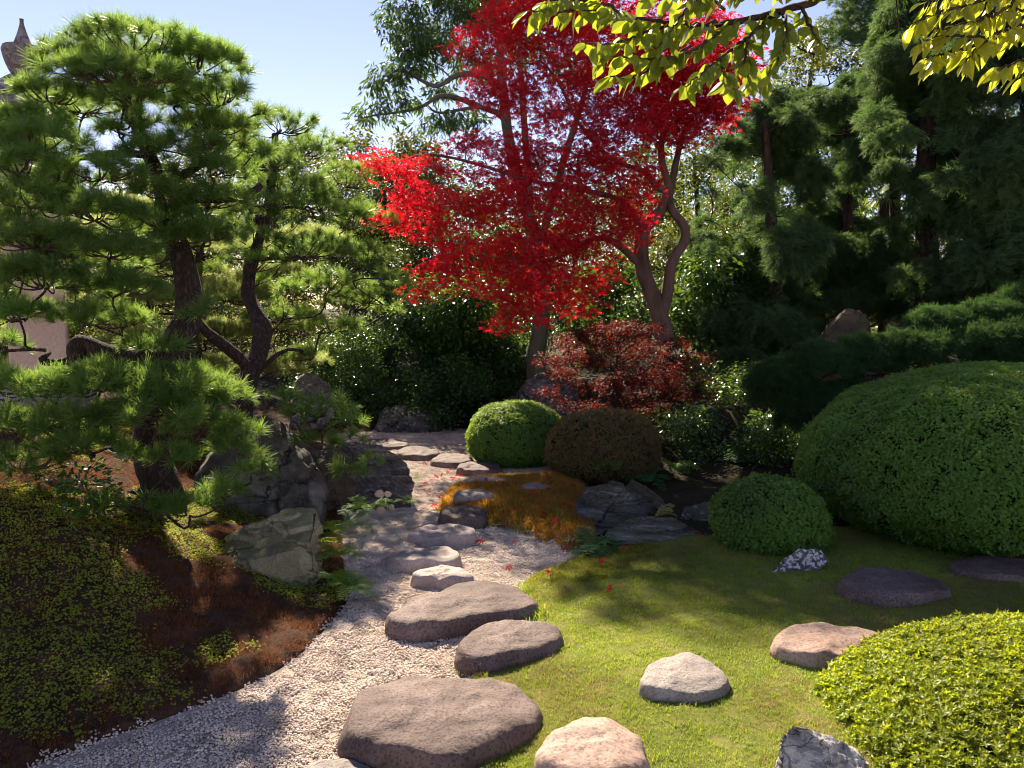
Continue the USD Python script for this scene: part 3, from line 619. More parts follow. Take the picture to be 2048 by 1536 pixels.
# ------------------------------------------------------------------ stepping stones
def step_stone(outline, h, label, m, seed, group='stepping stones of the garden path', buried=0.05, name='stepping_stone', exact_base=None):
    """outline: the stone's silhouette in the photograph, clockwise from its left end; h: how far it stands proud"""
    h = h * (0.85 if h >= 0.125 or m == 'stone_pale' else 0.70)
    o = np.array(outline, float)
    y0, y1 = o[:, 1].min(), o[:, 1].max()
    w = np.clip((o[:, 1] - y0) / (y1 - y0), 0, 1)
    base = exact_base if exact_base is not None else float(height(flat(o[:, 0].mean(), y1 - 0.3 * (y1 - y0))[None, :2])[0])
    z = base + h * 0.8 * (1 - smooth(0.35, 1.0, w))
    q = np.array([flat(a, b, c) for (a, b), c in zip(o, z)])[:, :2]
    c = q.mean(0)
    ang, rad = np.arctan2(*(q - c).T[::-1]), np.linalg.norm(q - c, axis=1)
    k = np.argsort(ang)
    ang, rad = ang[k], rad[k]
    th = np.linspace(-np.pi, np.pi, 73)[:-1]
    rr = np.interp(th, np.r_[ang - 2 * np.pi, ang, ang + 2 * np.pi], np.r_[rad, rad, rad])
    ker = np.array([1, 2, 3, 2, 1.0]); ker /= ker.sum()
    for _ in range(2):
        rr = np.convolve(np.r_[rr[-2:], rr, rr[:2]], ker, 'valid')
    s = np.r_[0.0, np.linspace(0.10, 0.84, 13), np.linspace(0.87, 1.0, 10)]
    V, rings = [], []
    size_ = rr.mean()
    for i, t in enumerate(s[1:]):
        if t <= 0.845:
            zz, sc = h * (1 - 0.13 * (t / 0.84) ** 2.5), t
        else:
            u = (t - 0.84) / 0.16 * (np.pi / 2) * 1.12
            zz, sc = h * 0.87 * math.cos(min(u, np.pi / 2 * 1.0)) ** 1.3 if u < np.pi / 2 else -buried * (u - np.pi / 2) / 0.19, 0.84 + 0.16 * math.sin(min(u, np.pi / 2)) ** 0.8
        V.append(np.c_[c[0] + rr * sc * np.cos(th), c[1] + rr * sc * np.sin(th), np.full(72, zz + base)])
    V = np.vstack([np.array([[c[0], c[1], base + h]])] + V + [np.c_[c[0] + rr * 0.99 * np.cos(th), c[1] + rr * 0.99 * np.sin(th), np.full(72, base - buried)]])
    nr = len(s)
    d = (meshkit.fbm(V * (1.6 / size_ ** 0.5) + seed * 3.7, 3) - 0.5) * (0.42 if size_ > 0.2 else 0.25) * h + (meshkit.fbm(V * 12 + seed, 4) - 0.5) * 0.045
    V[:, 2] += d * smooth(base - buried, base + 0.4 * h, V[:, 2])
    side = (meshkit.fbm(V * 7 + seed * 1.3, 4) - 0.5)[:, None] * 0.06
    V[:, :2] += (V[:, :2] - c) / (np.linalg.norm(V[:, :2] - c, axis=1, keepdims=True) + 0.05) * side
    f = [[0, 1 + j, 1 + (j + 1) % 72] for j in range(72)]
    i, j = np.meshgrid(np.arange(nr - 1), np.arange(72), indexing='ij')
    a = 1 + i * 72
    quad = np.stack([a + j, a + 72 + j, a + 72 + (j + 1) % 72, a + (j + 1) % 72], -1).reshape(-1, 4)
    F_ = np.vstack([f, quad[:, [0, 1, 2]], quad[:, [0, 2, 3]]])
    ob = obj(name, (V, F_), M[m], sm=True)
    tag(ob, label, 'stone', group)
    return ob
def ell(cx, cy, rx, ry, sk=0.0, n=18, p=2.2):
    t = np.linspace(0, 2 * np.pi, n, endpoint=False)
    c, s = np.cos(t), np.sin(t)
    return [(cx + rx * np.sign(a) * abs(a) ** (2 / p) + sk * b, cy + ry * np.sign(b) * abs(b) ** (2 / p)) for a, b in zip(c, s)]
G2 = 'stepping stones set in the lawn'
step_stone([(676, 1470), (690, 1420), (720, 1375), (775, 1350), (880, 1346), (990, 1358), (1060, 1380), (1092, 1408), (1085, 1445), (1030, 1500), (960, 1545), (880, 1565), (790, 1548), (720, 1520), (685, 1495)], 0.13, 'largest mauve brown stepping stone, broad and flat, nearest the camera on the gravel', 'stone_mauve', 1)
step_stone([(1060, 1530), (1075, 1490), (1110, 1455), (1170, 1435), (1225, 1434), (1270, 1455), (1298, 1500), (1308, 1545), (1290, 1590), (1200, 1620), (1110, 1600), (1068, 1565)], 0.16, 'pink domed stepping stone cut off by the bottom edge of the view', 'stone_pink', 2, G2)
step_stone([(908, 1305), (930, 1270), (975, 1245), (1040, 1240), (1100, 1245), (1130, 1262), (1120, 1285), (1080, 1310), (1020, 1335), (960, 1345), (920, 1330)], 0.12, 'speckled mauve stepping stone half in gravel and half in grass, right of the angular one', 'stone_mauve', 3)
step_stone([(752, 1262), (790, 1225), (815, 1195), (880, 1180), (940, 1160), (1000, 1158), (1050, 1175), (1087, 1198), (1070, 1220), (1020, 1240), (950, 1262), (890, 1282), (830, 1288), (780, 1280)], 0.13, 'large angular dark mauve stepping stone with a pointed right end', 'stone_mauve', 4)
step_stone(ell(884, 1157, 67, 25), 0.10, 'small smooth pale oval stepping stone touching the large angular stone', 'stone_pale', 5)
step_stone([(763, 1130), (785, 1108), (840, 1094), (890, 1093), (922, 1105), (926, 1122), (900, 1132), (850, 1140), (800, 1148), (772, 1142)], 0.10, 'long pale pink stepping stone, fifth from the camera, with a dark right end', 'stone_pale', 6)
step_stone([(808, 1075), (822, 1058), (870, 1051), (930, 1051), (960, 1066), (963, 1082), (940, 1091), (880, 1093), (830, 1088)], 0.10, 'long flat topped pale stepping stone just below the orange moss', 'stone_pale', 7)
step_stone([(878, 1030), (890, 1014), (930, 1007), (955, 1012), (975, 1028), (970, 1045), (935, 1054), (900, 1048)], 0.11, 'rough grey brown stepping stone at the left tip of the orange moss', 'stone_mauve', 8)
step_stone(ell(948, 993, 43, 14), 0.09, 'small whitish stepping stone sunk in the orange moss with a dip in its top', 'stone_grey', 9)
step_stone(ell(973, 966, 54, 13), 0.10, 'pale low stepping stone along the upper edge of the orange moss', 'stone_pale', 10)
step_stone(ell(1072, 976, 33, 11), 0.07, 'small grey stone alone amid the orange moss, right of the path', 'stone_grey', 11)
step_stone(ell(958, 939, 49, 17), 0.12, 'rounded grey stepping stone in front of the clipped green dome', 'stone_mauve', 12)
step_stone(ell(905, 922, 44, 17), 0.11, 'grey stepping stone touching the left side of the clipped green dome', 'stone_mauve', 13)
step_stone(ell(836, 908, 44, 16), 0.11, 'dark edged stepping stone in shade, third from the far end', 'stone_mauve', 14)
step_stone(ell(765, 889, 55, 13), 0.08, 'farthest flat stepping stone, sun spotted, before the mossy back rock', 'stone_mauve', 15)
step_stone([(1275, 1392), (1288, 1345), (1320, 1315), (1365, 1306), (1410, 1318), (1448, 1340), (1456, 1375), (1440, 1398), (1360, 1404), (1300, 1400)], 0.085, 'pale lichened stepping stone in the middle of the lawn', 'stone_grey', 16, G2)
step_stone([(1534, 1302), (1560, 1268), (1600, 1245), (1660, 1240), (1710, 1250), (1780, 1270), (1800, 1290), (1760, 1325), (1660, 1335), (1580, 1325)], 0.10, 'smooth mauve stepping stone just behind the bright clipped bush', 'stone_pink', 17, G2)
step_stone([(1676, 1175), (1695, 1147), (1740, 1135), (1800, 1136), (1860, 1150), (1908, 1178), (1870, 1200), (1790, 1213), (1715, 1205)], 0.11, 'dark purple brown stepping stone with a sun spot, before the largest clipped dome', 'stone_mauve', 18, G2)
step_stone([(1895, 1135), (1925, 1116), (1990, 1110), (2060, 1114), (2110, 1130), (2100, 1155), (2020, 1168), (1940, 1160)], 0.10, 'dark stepping stone at the right edge of the lawn against the largest clipped dome', 'stone_mauve', 19, G2)
step_stone([(585, 1534), (620, 1519), (670, 1518), (720, 1524), (760, 1540), (750, 1580), (660, 1600), (590, 1575)], 0.035, 'low pale stone barely above the gravel at the bottom edge', 'stone_grey', 20)

# ------------------------------------------------------------------ rocks
def rock(outline, y0, thick, label, m, seed, rough=0.10, name='rock', group=None, front=None, steps=0.0, edge=None, lay=None, chips=7):
    """outline: silhouette in the photograph; y0: distance of its near face; thick: depth; front: extra near points (px, py, offset)"""
    o = np.array([p[:2] for p in outline], float)
    c = o.mean(0)
    hh = (o[:, 1].max() - o[:, 1]) / (o[:, 1].max() - o[:, 1].min())
    dy = np.array([p[2] if len(p) > 2 else thick * (0.10 + 0.40 * t) for p, t in zip(outline, hh)])
    pts = [at(o[:, 0], o[:, 1], y0 + dy)]
    inner = c + (o - c) * 0.82
    pts.append(at(inner[:, 0], inner[:, 1], y0 + thick * (0.75 + 0.25 * np.cos(np.arange(len(o))))))
    if front:
        fr = np.array(front, float)
        pts.append(at(fr[:, 0], fr[:, 1], y0 + fr[:, 2]))
    pts = np.vstack(pts)
    lo = pts[pts[:, 2] < pts[:, 2].min() + 0.3 * np.ptp(pts[:, 2])].copy()
    lo[:, 2] -= 0.12
    hull = trimesh.convex.convex_hull(np.vstack([pts, lo]))
    sz = np.ptp(pts, axis=0).mean()
    rc = np.random.default_rng(seed * 13 + 1)
    for _ in range(chips):
        dn = rand_dirs(rc, 1, -0.2, 0.9)[0]
        dn[1] = -abs(dn[1])
        ex = pts @ dn
        hull = trimesh.intersections.slice_mesh_plane(hull, -dn, dn / (dn @ dn) * (ex.max() - rc.uniform(0.04, 0.15) * np.ptp(ex)), cap=False)
        hull = trimesh.convex.convex_hull(hull.vertices)
    hull = hull.subdivide_to_size(edge or sz / 22)
    hull.merge_vertices()
    v, n = np.array(hull.vertices), np.array(hull.vertex_normals)
    k = 1.0 / sz
    a = meshkit.fbm(v * 2.2 * k + seed * 5.1, 4) - 0.5
    if steps:
        qn = meshkit.fbm(v * np.array([1.5, 1.5, 3.2]) * k + seed * 2.3, 3) * 7
        stp = (np.floor(qn) + smooth(0.40, 0.60, qn - np.floor(qn))) / 7 - 0.5
        a = a * (1 - steps) + stp * steps * 1.5
    rid = 1 - np.abs(2 * meshkit.fbm(v * 4.5 * k + seed * 9.7, 4) - 1)
    b = meshkit.fbm(v * 13 * k + seed, 4) - 0.5
    disp = (a * 1.5 + b * 0.35 - smooth(0.90, 1.0, rid) * 0.22) * rough * sz
    if lay is not None:
        ax = np.array(lay) / np.linalg.norm(lay)
        s = v @ ax * 22 * k + 3.5 * meshkit.fbm(v * 2.5 * k + seed, 3)
        disp += (np.abs(s - np.floor(s) - 0.5) ** 0.7 - 0.4) * rough * 0.5 * sz
    v = v + n * disp[:, None]
    ob = obj(name, (v, np.array(hull.faces)), M[m], sm=26)
    tag(ob, label, 'rock', group)
    return ob
rock([(440, 1105), (452, 1075), (490, 1055), (530, 1040), (575, 1032), (600, 1020), (625, 1024), (636, 1050), (640, 1120), (636, 1190), (600, 1200), (560, 1202), (500, 1190), (448, 1160)], 4.15, 0.75,
     'large fractured olive grey boulder with a slanting top on the left slope', 'rock_olive', 1, 0.10, front=[(455, 1120, 0.06), (470, 1165, 0.0), (560, 1195, -0.04), (605, 1085, 0.10), (520, 1085, 0.2)], steps=0.75, edge=0.022)
rock([(385, 940), (400, 890), (440, 850), (500, 832), (560, 838), (600, 870), (635, 930), (660, 985), (664, 1030), (640, 1050), (560, 1055), (470, 1030), (400, 1000)], 5.2, 0.9,
     'big dark craggy boulder with a pale sunlit top behind the fractured boulder', 'rock_dark', 2, 0.10, steps=0.1, edge=0.03)
rock([(640, 960), (650, 905), (690, 878), (740, 885), (790, 905), (820, 930), (830, 965), (822, 1000), (780, 1025), (720, 1035), (660, 1015)], 5.95, 0.8,
     'dark striped boulder with a pale top leaning over the gravel path', 'rock_stripe', 3, 0.075, lay=(0.6, 0.2, 0.8), edge=0.025)
rock([(585, 930), (600, 890), (650, 880), (700, 900), (720, 950), (700, 1000), (650, 1020), (600, 1000)], 5.75, 0.6,
     'brown boulder wedged between the dark craggy boulder and the striped one', 'rock_brown', 4, 0.08)
rock([(733, 850), (745, 825), (785, 812), (830, 808), (865, 820), (882, 850), (876, 868), (810, 872), (740, 868)], 9.95, 0.9,
     'mossy grey boulder alone at the far end of the gravel path', 'rock_blue', 5, 0.12, front=[(790, 840, -0.1), (850, 845, -0.1)])
rock([(943, 850), (955, 815), (985, 805), (1015, 812), (1025, 850), (1010, 880), (950, 880)], 9.6, 0.6, 'low bluish boulder behind the left shoulder of the clipped green dome', 'rock_blue', 6, 0.09)
rock([(1010, 812), (1050, 760), (1085, 740), (1130, 748), (1180, 790), (1180, 840), (1030, 840)], 10.0, 0.8, 'pale purple boulder rising behind the clipped green dome under the red shrub', 'rock_blue', 7, 0.12, steps=0.3)
rock([(572, 790), (590, 750), (630, 742), (660, 765), (670, 815), (640, 840), (580, 835)], 8.6, 0.7, 'bluish boulder in deep shade behind the right hand pine trunk', 'rock_blue', 8, 0.12, steps=0.3)
rock([(1150, 1010), (1165, 975), (1210, 960), (1260, 962), (1290, 985), (1310, 1010), (1290, 1045), (1230, 1065), (1165, 1075), (1150, 1050)], 5.45, 0.7, 'dark cracked boulder with mossy seams at the right end of the orange moss', 'rock_layer', 9, 0.15, steps=0.5, edge=0.02)
rock([(1250, 970), (1262, 955), (1300, 975), (1330, 1000), (1335, 1035), (1290, 1040), (1250, 1010)], 5.75, 0.5, 'brown wedge shaped rock just right of the dark cracked boulder', 'rock_brown', 10, 0.07, steps=0.3)
rock([(1215, 1065), (1240, 1045), (1290, 1036), (1350, 1038), (1372, 1050), (1400, 1065), (1402, 1082), (1340, 1092), (1250, 1092), (1220, 1085)], 4.95, 0.55, 'flat layered grey rock along the far edge of the lawn', 'rock_layer', 11, 0.11, lay=(0.05, 0.1, 1), edge=0.016, chips=3)
rock([(1358, 1045), (1370, 1015), (1410, 1005), (1450, 1010), (1480, 1030), (1470, 1062), (1400, 1062)], 5.5, 0.5, 'dark rounded rock left of the smaller clipped dome', 'rock_blue', 12, 0.09)
rock([(1545, 1146), (1570, 1118), (1598, 1098), (1635, 1100), (1668, 1110), (1640, 1135), (1600, 1155)], 4.38, 0.25, 'dark rock spotted with white lichen under the smaller clipped dome', 'rock_lichen', 13, 0.07, chips=1)
rock([(1555, 1545), (1562, 1475), (1585, 1452), (1640, 1456), (1695, 1482), (1740, 1518), (1775, 1570), (1720, 1640), (1580, 1620)], 2.3, 0.35, 'white pitted rock at the bottom edge before the bright clipped bush', 'rock_porous', 14, 0.11, edge=0.008, chips=1)
rock([(1085, 852), (1095, 840), (1115, 842), (1122, 870), (1100, 885), (1085, 875)], 8.3, 0.3, 'small pale rock between the clipped green dome and the brown bush', 'rock_blue', 15, 0.08)
rock([(120, 950), (160, 932), (210, 928), (235, 940), (220, 965), (150, 972)], 5.2, 0.4, 'small brown rock left of the front pine trunk', 'rock_brown', 16, 0.09)
rock([(200, 905), (215, 888), (250, 885), (262, 900), (240, 915)], 5.5, 0.3, 'small pale rock left of the front pine trunk, up the slope', 'stone_pale', 17, 0.09)
rock([(1375, 1020), (1390, 1008), (1425, 1012), (1440, 1030), (1400, 1040)], 5.9, 0.3, 'small mossy rock left of the dark rounded rock', 'rock_brown', 18, 0.09)
rock([(1612, 905), (1620, 780), (1630, 690), (1645, 640), (1672, 612), (1710, 606), (1745, 625), (1768, 670), (1775, 700), (1770, 800), (1760, 905)], 7.6, 0.6, 'tall brown standing stone behind the largest clipped dome', 'rock_brown', 19, 0.05, name='standing_stone', steps=0.2)
rock([(1765, 640), (1775, 622), (1800, 616), (1830, 620), (1840, 640), (1835, 690), (1770, 690)], 12.0, 0.5, 'pale flat topped stone far back right of the tall standing stone', 'lantern', 20, 0.04, name='garden_stone')

# ------------------------------------------------------------------ clipped shrubs
def clipped_bush(name, label, c, base, rx, ry, h, kinds, gap, seed, n=2.3, lump=0.05, back=True):
    rng = np.random.default_rng(seed)
    t = thing(name, label, 'bush', (c[0], c[1], base))
    ic = trimesh.creation.icosphere(5)
    def surf(d):
        """distance from the foot's middle to the skin along the directions d"""
        zc = 0.36
        r = (np.abs(d[:, 0] / rx) ** n + np.abs(d[:, 1] / ry) ** n + np.abs(d[:, 2] / np.where(d[:, 2] > 0, h * (1 - zc), h * zc * 1.15)) ** n) ** (-1 / n)
        q = d * r[:, None]
        k = 1 + lump * 2 * (meshkit.fbm(q * 2.2 / max(rx, h) + seed, 3) - 0.5) + 0.055 * (meshkit.fbm(q * 9 / max(rx, h) + seed, 2) - 0.5)
        return q * k[:, None] + np.array([c[0], c[1], base + h * zc])
    d0 = np.array(ic.vertices)
    v = surf(d0)
    ctr = np.array([c[0], c[1], base + h * 0.36])
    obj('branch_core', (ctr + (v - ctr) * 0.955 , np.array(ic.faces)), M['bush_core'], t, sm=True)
    f = np.array(ic.faces)
    e1, e2 = v[f[:, 1]] - v[f[:, 0]], v[f[:, 2]] - v[f[:, 0]]
    cr = np.cross(e1, e2)
    area = np.linalg.norm(cr, axis=1) / 2
    m = int(area.sum() / gap ** 2)
    fi = rng.choice(len(f), m, p=area / area.sum())
    u, w = rng.uniform(size=m), rng.uniform(size=m)
    fl = u + w > 1
    u[fl], w[fl] = 1 - u[fl], 1 - w[fl]
    p = v[f[fi, 0]] + u[:, None] * e1[fi] + w[:, None] * e2[fi]
    nn = cr[fi] / (2 * area[fi, None] + 1e-12)
    keep = p[:, 2] > base - 0.02
    keep &= (nn[:, 1] < 0.55) | (nn[:, 2] > 0.3)
    p, nn = p[keep], nn[keep]
    p = p + nn * (rng.normal(0, 0.007, (len(p), 1)) + np.where(rng.uniform(size=(len(p), 1)) < 0.015, rng.uniform(0, 0.03, (len(p), 1)), 0))
    nn = nn + rng.normal(0, 0.25, nn.shape) + np.array([0, 0, 0.25])
    scatter('leaf_cover', kinds, p, facing(nn, rng), rng.uniform(0.8, 1.2, len(p)), rng.integers(0, len(kinds), len(p)), t)
    return t
clipped_bush('azalea_dome', 'largest clipped green dome filling the right edge of the garden', (3.55, 5.55), 0.0, 1.42, 1.25, 1.18, K3('azalea_rosette'), 0.022, 31, 2.2, 0.08)
clipped_bush('azalea_dome', 'smaller clipped green dome tucked against the left of the largest dome', (1.68, 5.02), 0.02, 0.355, 0.34, 0.47, K3('azalea_rosette'), 0.021, 32, 2.2, 0.07)
clipped_bush('azalea_dome', 'clipped green dome with fallen orange leaves on top, at the middle of the garden', (0.05, 8.05), 0.0, 0.49, 0.48, 0.62, K3('azalea_rosette'), 0.022, 33, 2.2, 0.08)
clipped_bush('azalea_dome', 'brown leaved clipped bush right of the middle green dome', (0.86, 7.35), 0.02, 0.52, 0.48, 0.60, K3('brown_rosette'), 0.025, 34, 2.5, 0.10)
clipped_bush('azalea_dome', 'bright yellow green clipped bush in the bottom right corner', (2.18, 2.72), -0.25, 1.05, 0.90, 0.575, K3('bright_rosette'), 0.019, 35, 2.05, 0.05)

# ------------------------------------------------------------------ trees
def nearest(S, p, zw=1.5):
    q = S[:, :3] - p
    return int(np.argmin(np.linalg.norm(q, axis=1) + zw * np.maximum(q[:, 2] + 0.05, 0)))
def limb_curve(a, b, rng, bend=0.18, n=9, sag=0.0):
    d = b - a
    ln = np.linalg.norm(d)
    k = rng.normal(0, bend * ln, (2, 3)) * np.array([1, 1, 0.6])
    pts = np.array([a, a + d * 0.33 + k[0] * 0.8, a + d * 0.68 + k[1] * 0.8 + np.array([0, 0, sag * ln]), b])
    return spline(pts, n)
def tree(name, label, cat_, trunks, bark, blobs, kinds, seed, mode='cloud', cover_=2.6, spray=0.18, group=None, sides=8, bark_rough=0.18, deep=0.8, limb_r=0.35, twigs=0.25, smin=0.75, smax=1.2, foliage='foliage', limbs=True, bend=0.16, minr=0.012, shell=0.5, limb_parts=True):
    """trunks: lists of ((px, py, dist), radius); blobs: (px, py, dist, half width px, half height px)"""
    rng = np.random.default_rng(seed)
    tr = [(np.array([at(*map(float, p)) for p, r in T]), np.array([r for p, r in T])) for T in trunks]
    foot = tr[0][0][0]
    t = thing(name, label, cat_, foot, group)
    S = []
    for k, (pts, rad) in enumerate(tr):
        n = max(14, 5 * len(pts))
        c = spline(np.c_[pts, rad], n)
        obj('trunk', tube(c[:, :3], np.maximum(c[:, 3], 0.006), sides + 4, seed + k, bark_rough), M[bark], t, sm=True)
        S.append(c)
    S = np.vstack(S)
    B = [(at(float(b[0]), float(b[1]), float(b[2])), size(b[3], b[2]), size(b[4], b[2])) for b in blobs]
    pos, nrm, tw = [], [], []
    order = sorted(range(len(B)), key=lambda i: np.linalg.norm(S[:, :3] - B[i][0], axis=1).min())
    for i in order:
        c, rx, rz = B[i]
        ry = rx * deep
        root = c - np.array([0, 0, rz * 0.5])
        if limbs:
            j = nearest(S, root)
            a = S[j]
            ln = np.linalg.norm(root - a[:3])
            if ln > 0.05:
                cv = limb_curve(a[:3], root, rng, bend)
                r0 = min(a[3] * 0.7, max(minr, limb_r * 0.05 * ln + minr))
                rr = np.linspace(r0, max(minr * 0.6, r0 * 0.45), len(cv))
                lv = tube(cv, rr, sides - 2, seed, bark_rough)
                if limb_parts:
                    obj('limb', lv, M[bark], t, sm=True)
                else:
                    tw.append(lv)
                S = np.vstack([S, np.c_[cv[2:], rr[2:]]])
        if mode == 'pad':
            n = max(6, int(cover_ * np.pi * rx * ry / (spray * spray)))
            r, an = np.sqrt(rng.uniform(0, 1, n)), rng.uniform(0, 2 * np.pi, n)
            r *= 0.85 + 0.35 * meshkit.noise(np.c_[3 * np.cos(an), 3 * np.sin(an), 0 * an + i * 3.3], seed)
            up = np.sqrt(np.maximum(1 - r * r, 0))
            lz = rng.uniform(0, 1, n) ** 1.6
            p = np.stack([rx * r * np.cos(an), ry * r * np.sin(an), rz * (up * (1 - 0.9 * lz) + 0.05) * 1.1 - 0.25 * rz * r], 1)
            nn = np.stack([0.9 * r * np.cos(an), 0.9 * r * np.sin(an), 0.75 + 0 * an], 1) + rng.normal(0, 0.28, (n, 3))
        else:
            n = max(4, int(cover_ * np.pi * rx * rz / (spray * spray)))
            d = rand_dirs(rng, n)
            r = rng.uniform(0, 1, n) ** (1 / 3 if shell <= 0 else shell * 0.6)
            r *= 0.72 + 0.55 * meshkit.noise(d * 2.2 + i * 5.1, seed)
            p = d * r[:, None] * np.array([rx, ry, rz])
            nn = np.array([0, 0, 1.0]) + rng.normal(0, 0.35, (n, 3)) if mode == 'cloud' else np.stack([0.5 * d[:, 0], 0.5 * d[:, 1], 0.8 + 0 * r], 1) + rng.normal(0, 0.2, (n, 3))
        pos.append(c + p); nrm.append(nn)
        m = int(n * twigs)
        for q, w in zip((c + p)[:m], nn[:m]):
            b0 = root + (q - root) * rng.uniform(0.0, 0.45) * np.array([1, 1, 0.3])
            e = q - w / np.linalg.norm(w) * 0.01
            mid = (b0 + e) / 2 + rng.normal(0, 0.10, 3) * np.linalg.norm(e - b0)
            if mode == 'pad':
                mid[2] -= 0.15 * np.linalg.norm(e - b0)
            tw.append(tube(spline([b0, mid, e], 5), np.linspace(max(minr * 0.55, 0.004), 0.0022, 5), 4))
    if tw:
        tag(obj('twig', cat(tw), M['twig' if bark == 'pine_bark' else bark], t), kind='stuff')
    pos, nrm = np.vstack(pos), np.vstack(nrm)
    k = pos[:, 2] > 0.02
    pos, nrm = pos[k], nrm[k]
    scatter(foliage, kinds, pos, facing(nrm, rng), rng.uniform(smin, smax, len(pos)), rng.integers(0, len(kinds), len(pos)), t)
    return t
T_ = lambda pts, r0, r1: [(p, r0 + (r1 - r0) * i / (len(pts) - 1)) for i, p in enumerate(pts)]

def blob_fill(poly, n, d0, d1, r0, r1, seed, holes=(), flat_=0.7):
    rng = np.random.default_rng(seed)
    g = Polygon(poly)
    for (x, y, a, b) in holes:
        g = g.difference(shapely.affinity.scale(Point(x, y).buffer(1.0, 16), a, b))
    x0, y0, x1, y1 = g.bounds
    out, cand = [], []
    while len(out) < n:
        q = rng.uniform([x0, y0], [x1, y1], (40, 2))
        ok = shapely.contains(g, shapely.points(q))
        q = q[ok]
        if not len(q):
            continue
        if out:
            dd = np.linalg.norm(q[:, None] - np.array(out)[None, :, :2], axis=2).min(1)
            q = q[[int(np.argmax(dd))]]
        r = min(rng.uniform(r0, r1), max(14.0, 0.8 * g.exterior.distance(Point(q[0])) + 18))
        for h in g.interiors:
            r = min(r, max(12.0, h.distance(Point(q[0]))))
        out.append((q[0][0], q[0][1], rng.uniform(d0, d1), r, r * flat_))
    return out
# pines on the left slope
front_pads = [(270, 92, 5.4, 150, 34), (165, 128, 5.2, 92, 30), (395, 128, 5.5, 105, 34), (240, 150, 5.0, 130, 26), (100, 192, 5.2, 84, 26), (440, 195, 5.5, 80, 30), (330, 190, 5.9, 110, 28), (170, 215, 5.8, 90, 22), (55, 245, 5.0, 80, 30),
              (90, 285, 4.9, 100, 32), (420, 255, 5.6, 95, 26), (40, 330, 4.8, 90, 32), (200, 345, 4.9, 90, 28), (430, 300, 5.8, 70, 26), (60, 400, 4.8, 100, 32), (190, 425, 4.8, 100, 32), (330, 440, 5.2, 80, 30), (420, 400, 5.4, 85, 30),
              (70, 480, 4.7, 110, 34), (220, 500, 4.7, 95, 30), (90, 560, 4.6, 105, 34), (240, 575, 4.7, 80, 26), (40, 630, 4.6, 70, 28), (170, 640, 4.6, 70, 26), (255, 640, 4.9, 60, 22), (410, 625, 4.7, 40, 24), (300, 690, 4.8, 60, 18), (420, 470, 5.2, 70, 24),
              (60, 775, 4.5, 115, 34), (200, 768, 4.5, 110, 34), (340, 772, 4.6, 120, 34), (440, 790, 4.7, 70, 28), (45, 850, 4.4, 100, 34), (160, 842, 4.4, 90, 32), (300, 822, 4.4, 100, 32), (405, 850, 4.5, 85, 28), (50, 925, 4.3, 90, 34), (170, 892, 4.3, 85, 28),
              (340, 915, 4.4, 55, 22), (455, 900, 4.5, 55, 26), (500, 940, 4.5, 40, 24), (445, 985, 4.4, 48, 24), (380, 1020, 4.3, 52, 22), (205, 1012, 4.2, 48, 20), (290, 1015, 4.3, 40, 18), (480, 860, 4.6, 55, 22), (262, 195, 5.1, 70, 20), (300, 300, 5.1, 60, 20), (325, 385, 5.1, 66, 22), (350, 475, 5.1, 56, 20), (250, 260, 5.2, 60, 18), (420, 340, 5.3, 70, 22), (380, 285, 5.3, 60, 20), (14, 600, 4.7, 40, 24), (8, 690, 4.7, 36, 24), (30, 545, 4.8, 60, 24), (40, 300, 5.0, 70, 26), (30, 455, 4.9, 70, 26), (110, 520, 4.9, 70, 24), (100, 370, 5.0, 70, 24)]
front_pads += blob_fill([(-40, 260), (60, 230), (150, 140), (180, 90), (300, 80), (430, 120), (520, 200), (540, 300), (440, 480), (330, 520), (220, 600), (-40, 640)], 32, 4.9, 6.0, 45, 75, 61, ((190, 285, 46, 18), (150, 190, 60, 22), (285, 175, 30, 22), (250, 330, 30, 24), (380, 350, 30, 20)), 0.36)
front_pads += blob_fill([(-60, 740), (420, 740), (460, 860), (300, 900), (-60, 960)], 5, 4.5, 4.9, 50, 80, 62, (), 0.36)
tree('pine_tree', 'large pruned pine leaning over the left slope, with layered green needle pads', 'tree',
     [T_([(338, 1050, 4.95), (322, 980, 4.95), (305, 880, 5.0), (330, 760, 5.1), (372, 650, 5.3), (376, 560, 5.35), (340, 450, 5.4), (322, 370, 5.4), (290, 290, 5.4), (258, 210, 5.4), (262, 130, 5.4)], 0.135, 0.022),
      T_([(372, 650, 5.3), (330, 700, 5.2), (270, 720, 5.05), (215, 712, 4.95), (165, 690, 4.9), (160, 740, 4.8)], 0.10, 0.05),
      T_([(322, 370, 5.4), (400, 330, 5.5), (450, 290, 5.6)], 0.035, 0.018), T_([(330, 420, 5.4), (390, 395, 5.5), (470, 395, 5.6), (520, 370, 5.7)], 0.05, 0.025), T_([(300, 310, 5.4), (200, 310, 5.2), (110, 330, 5.0)], 0.03, 0.015)],
     'pine_bark', front_pads, K3('needle_tuft'), 101, 'pad', 2.7, 0.105, twigs=0.25, sides=10, bark_rough=0.35, foliage='needles', deep=0.75, limb_r=0.5, bend=0.2)
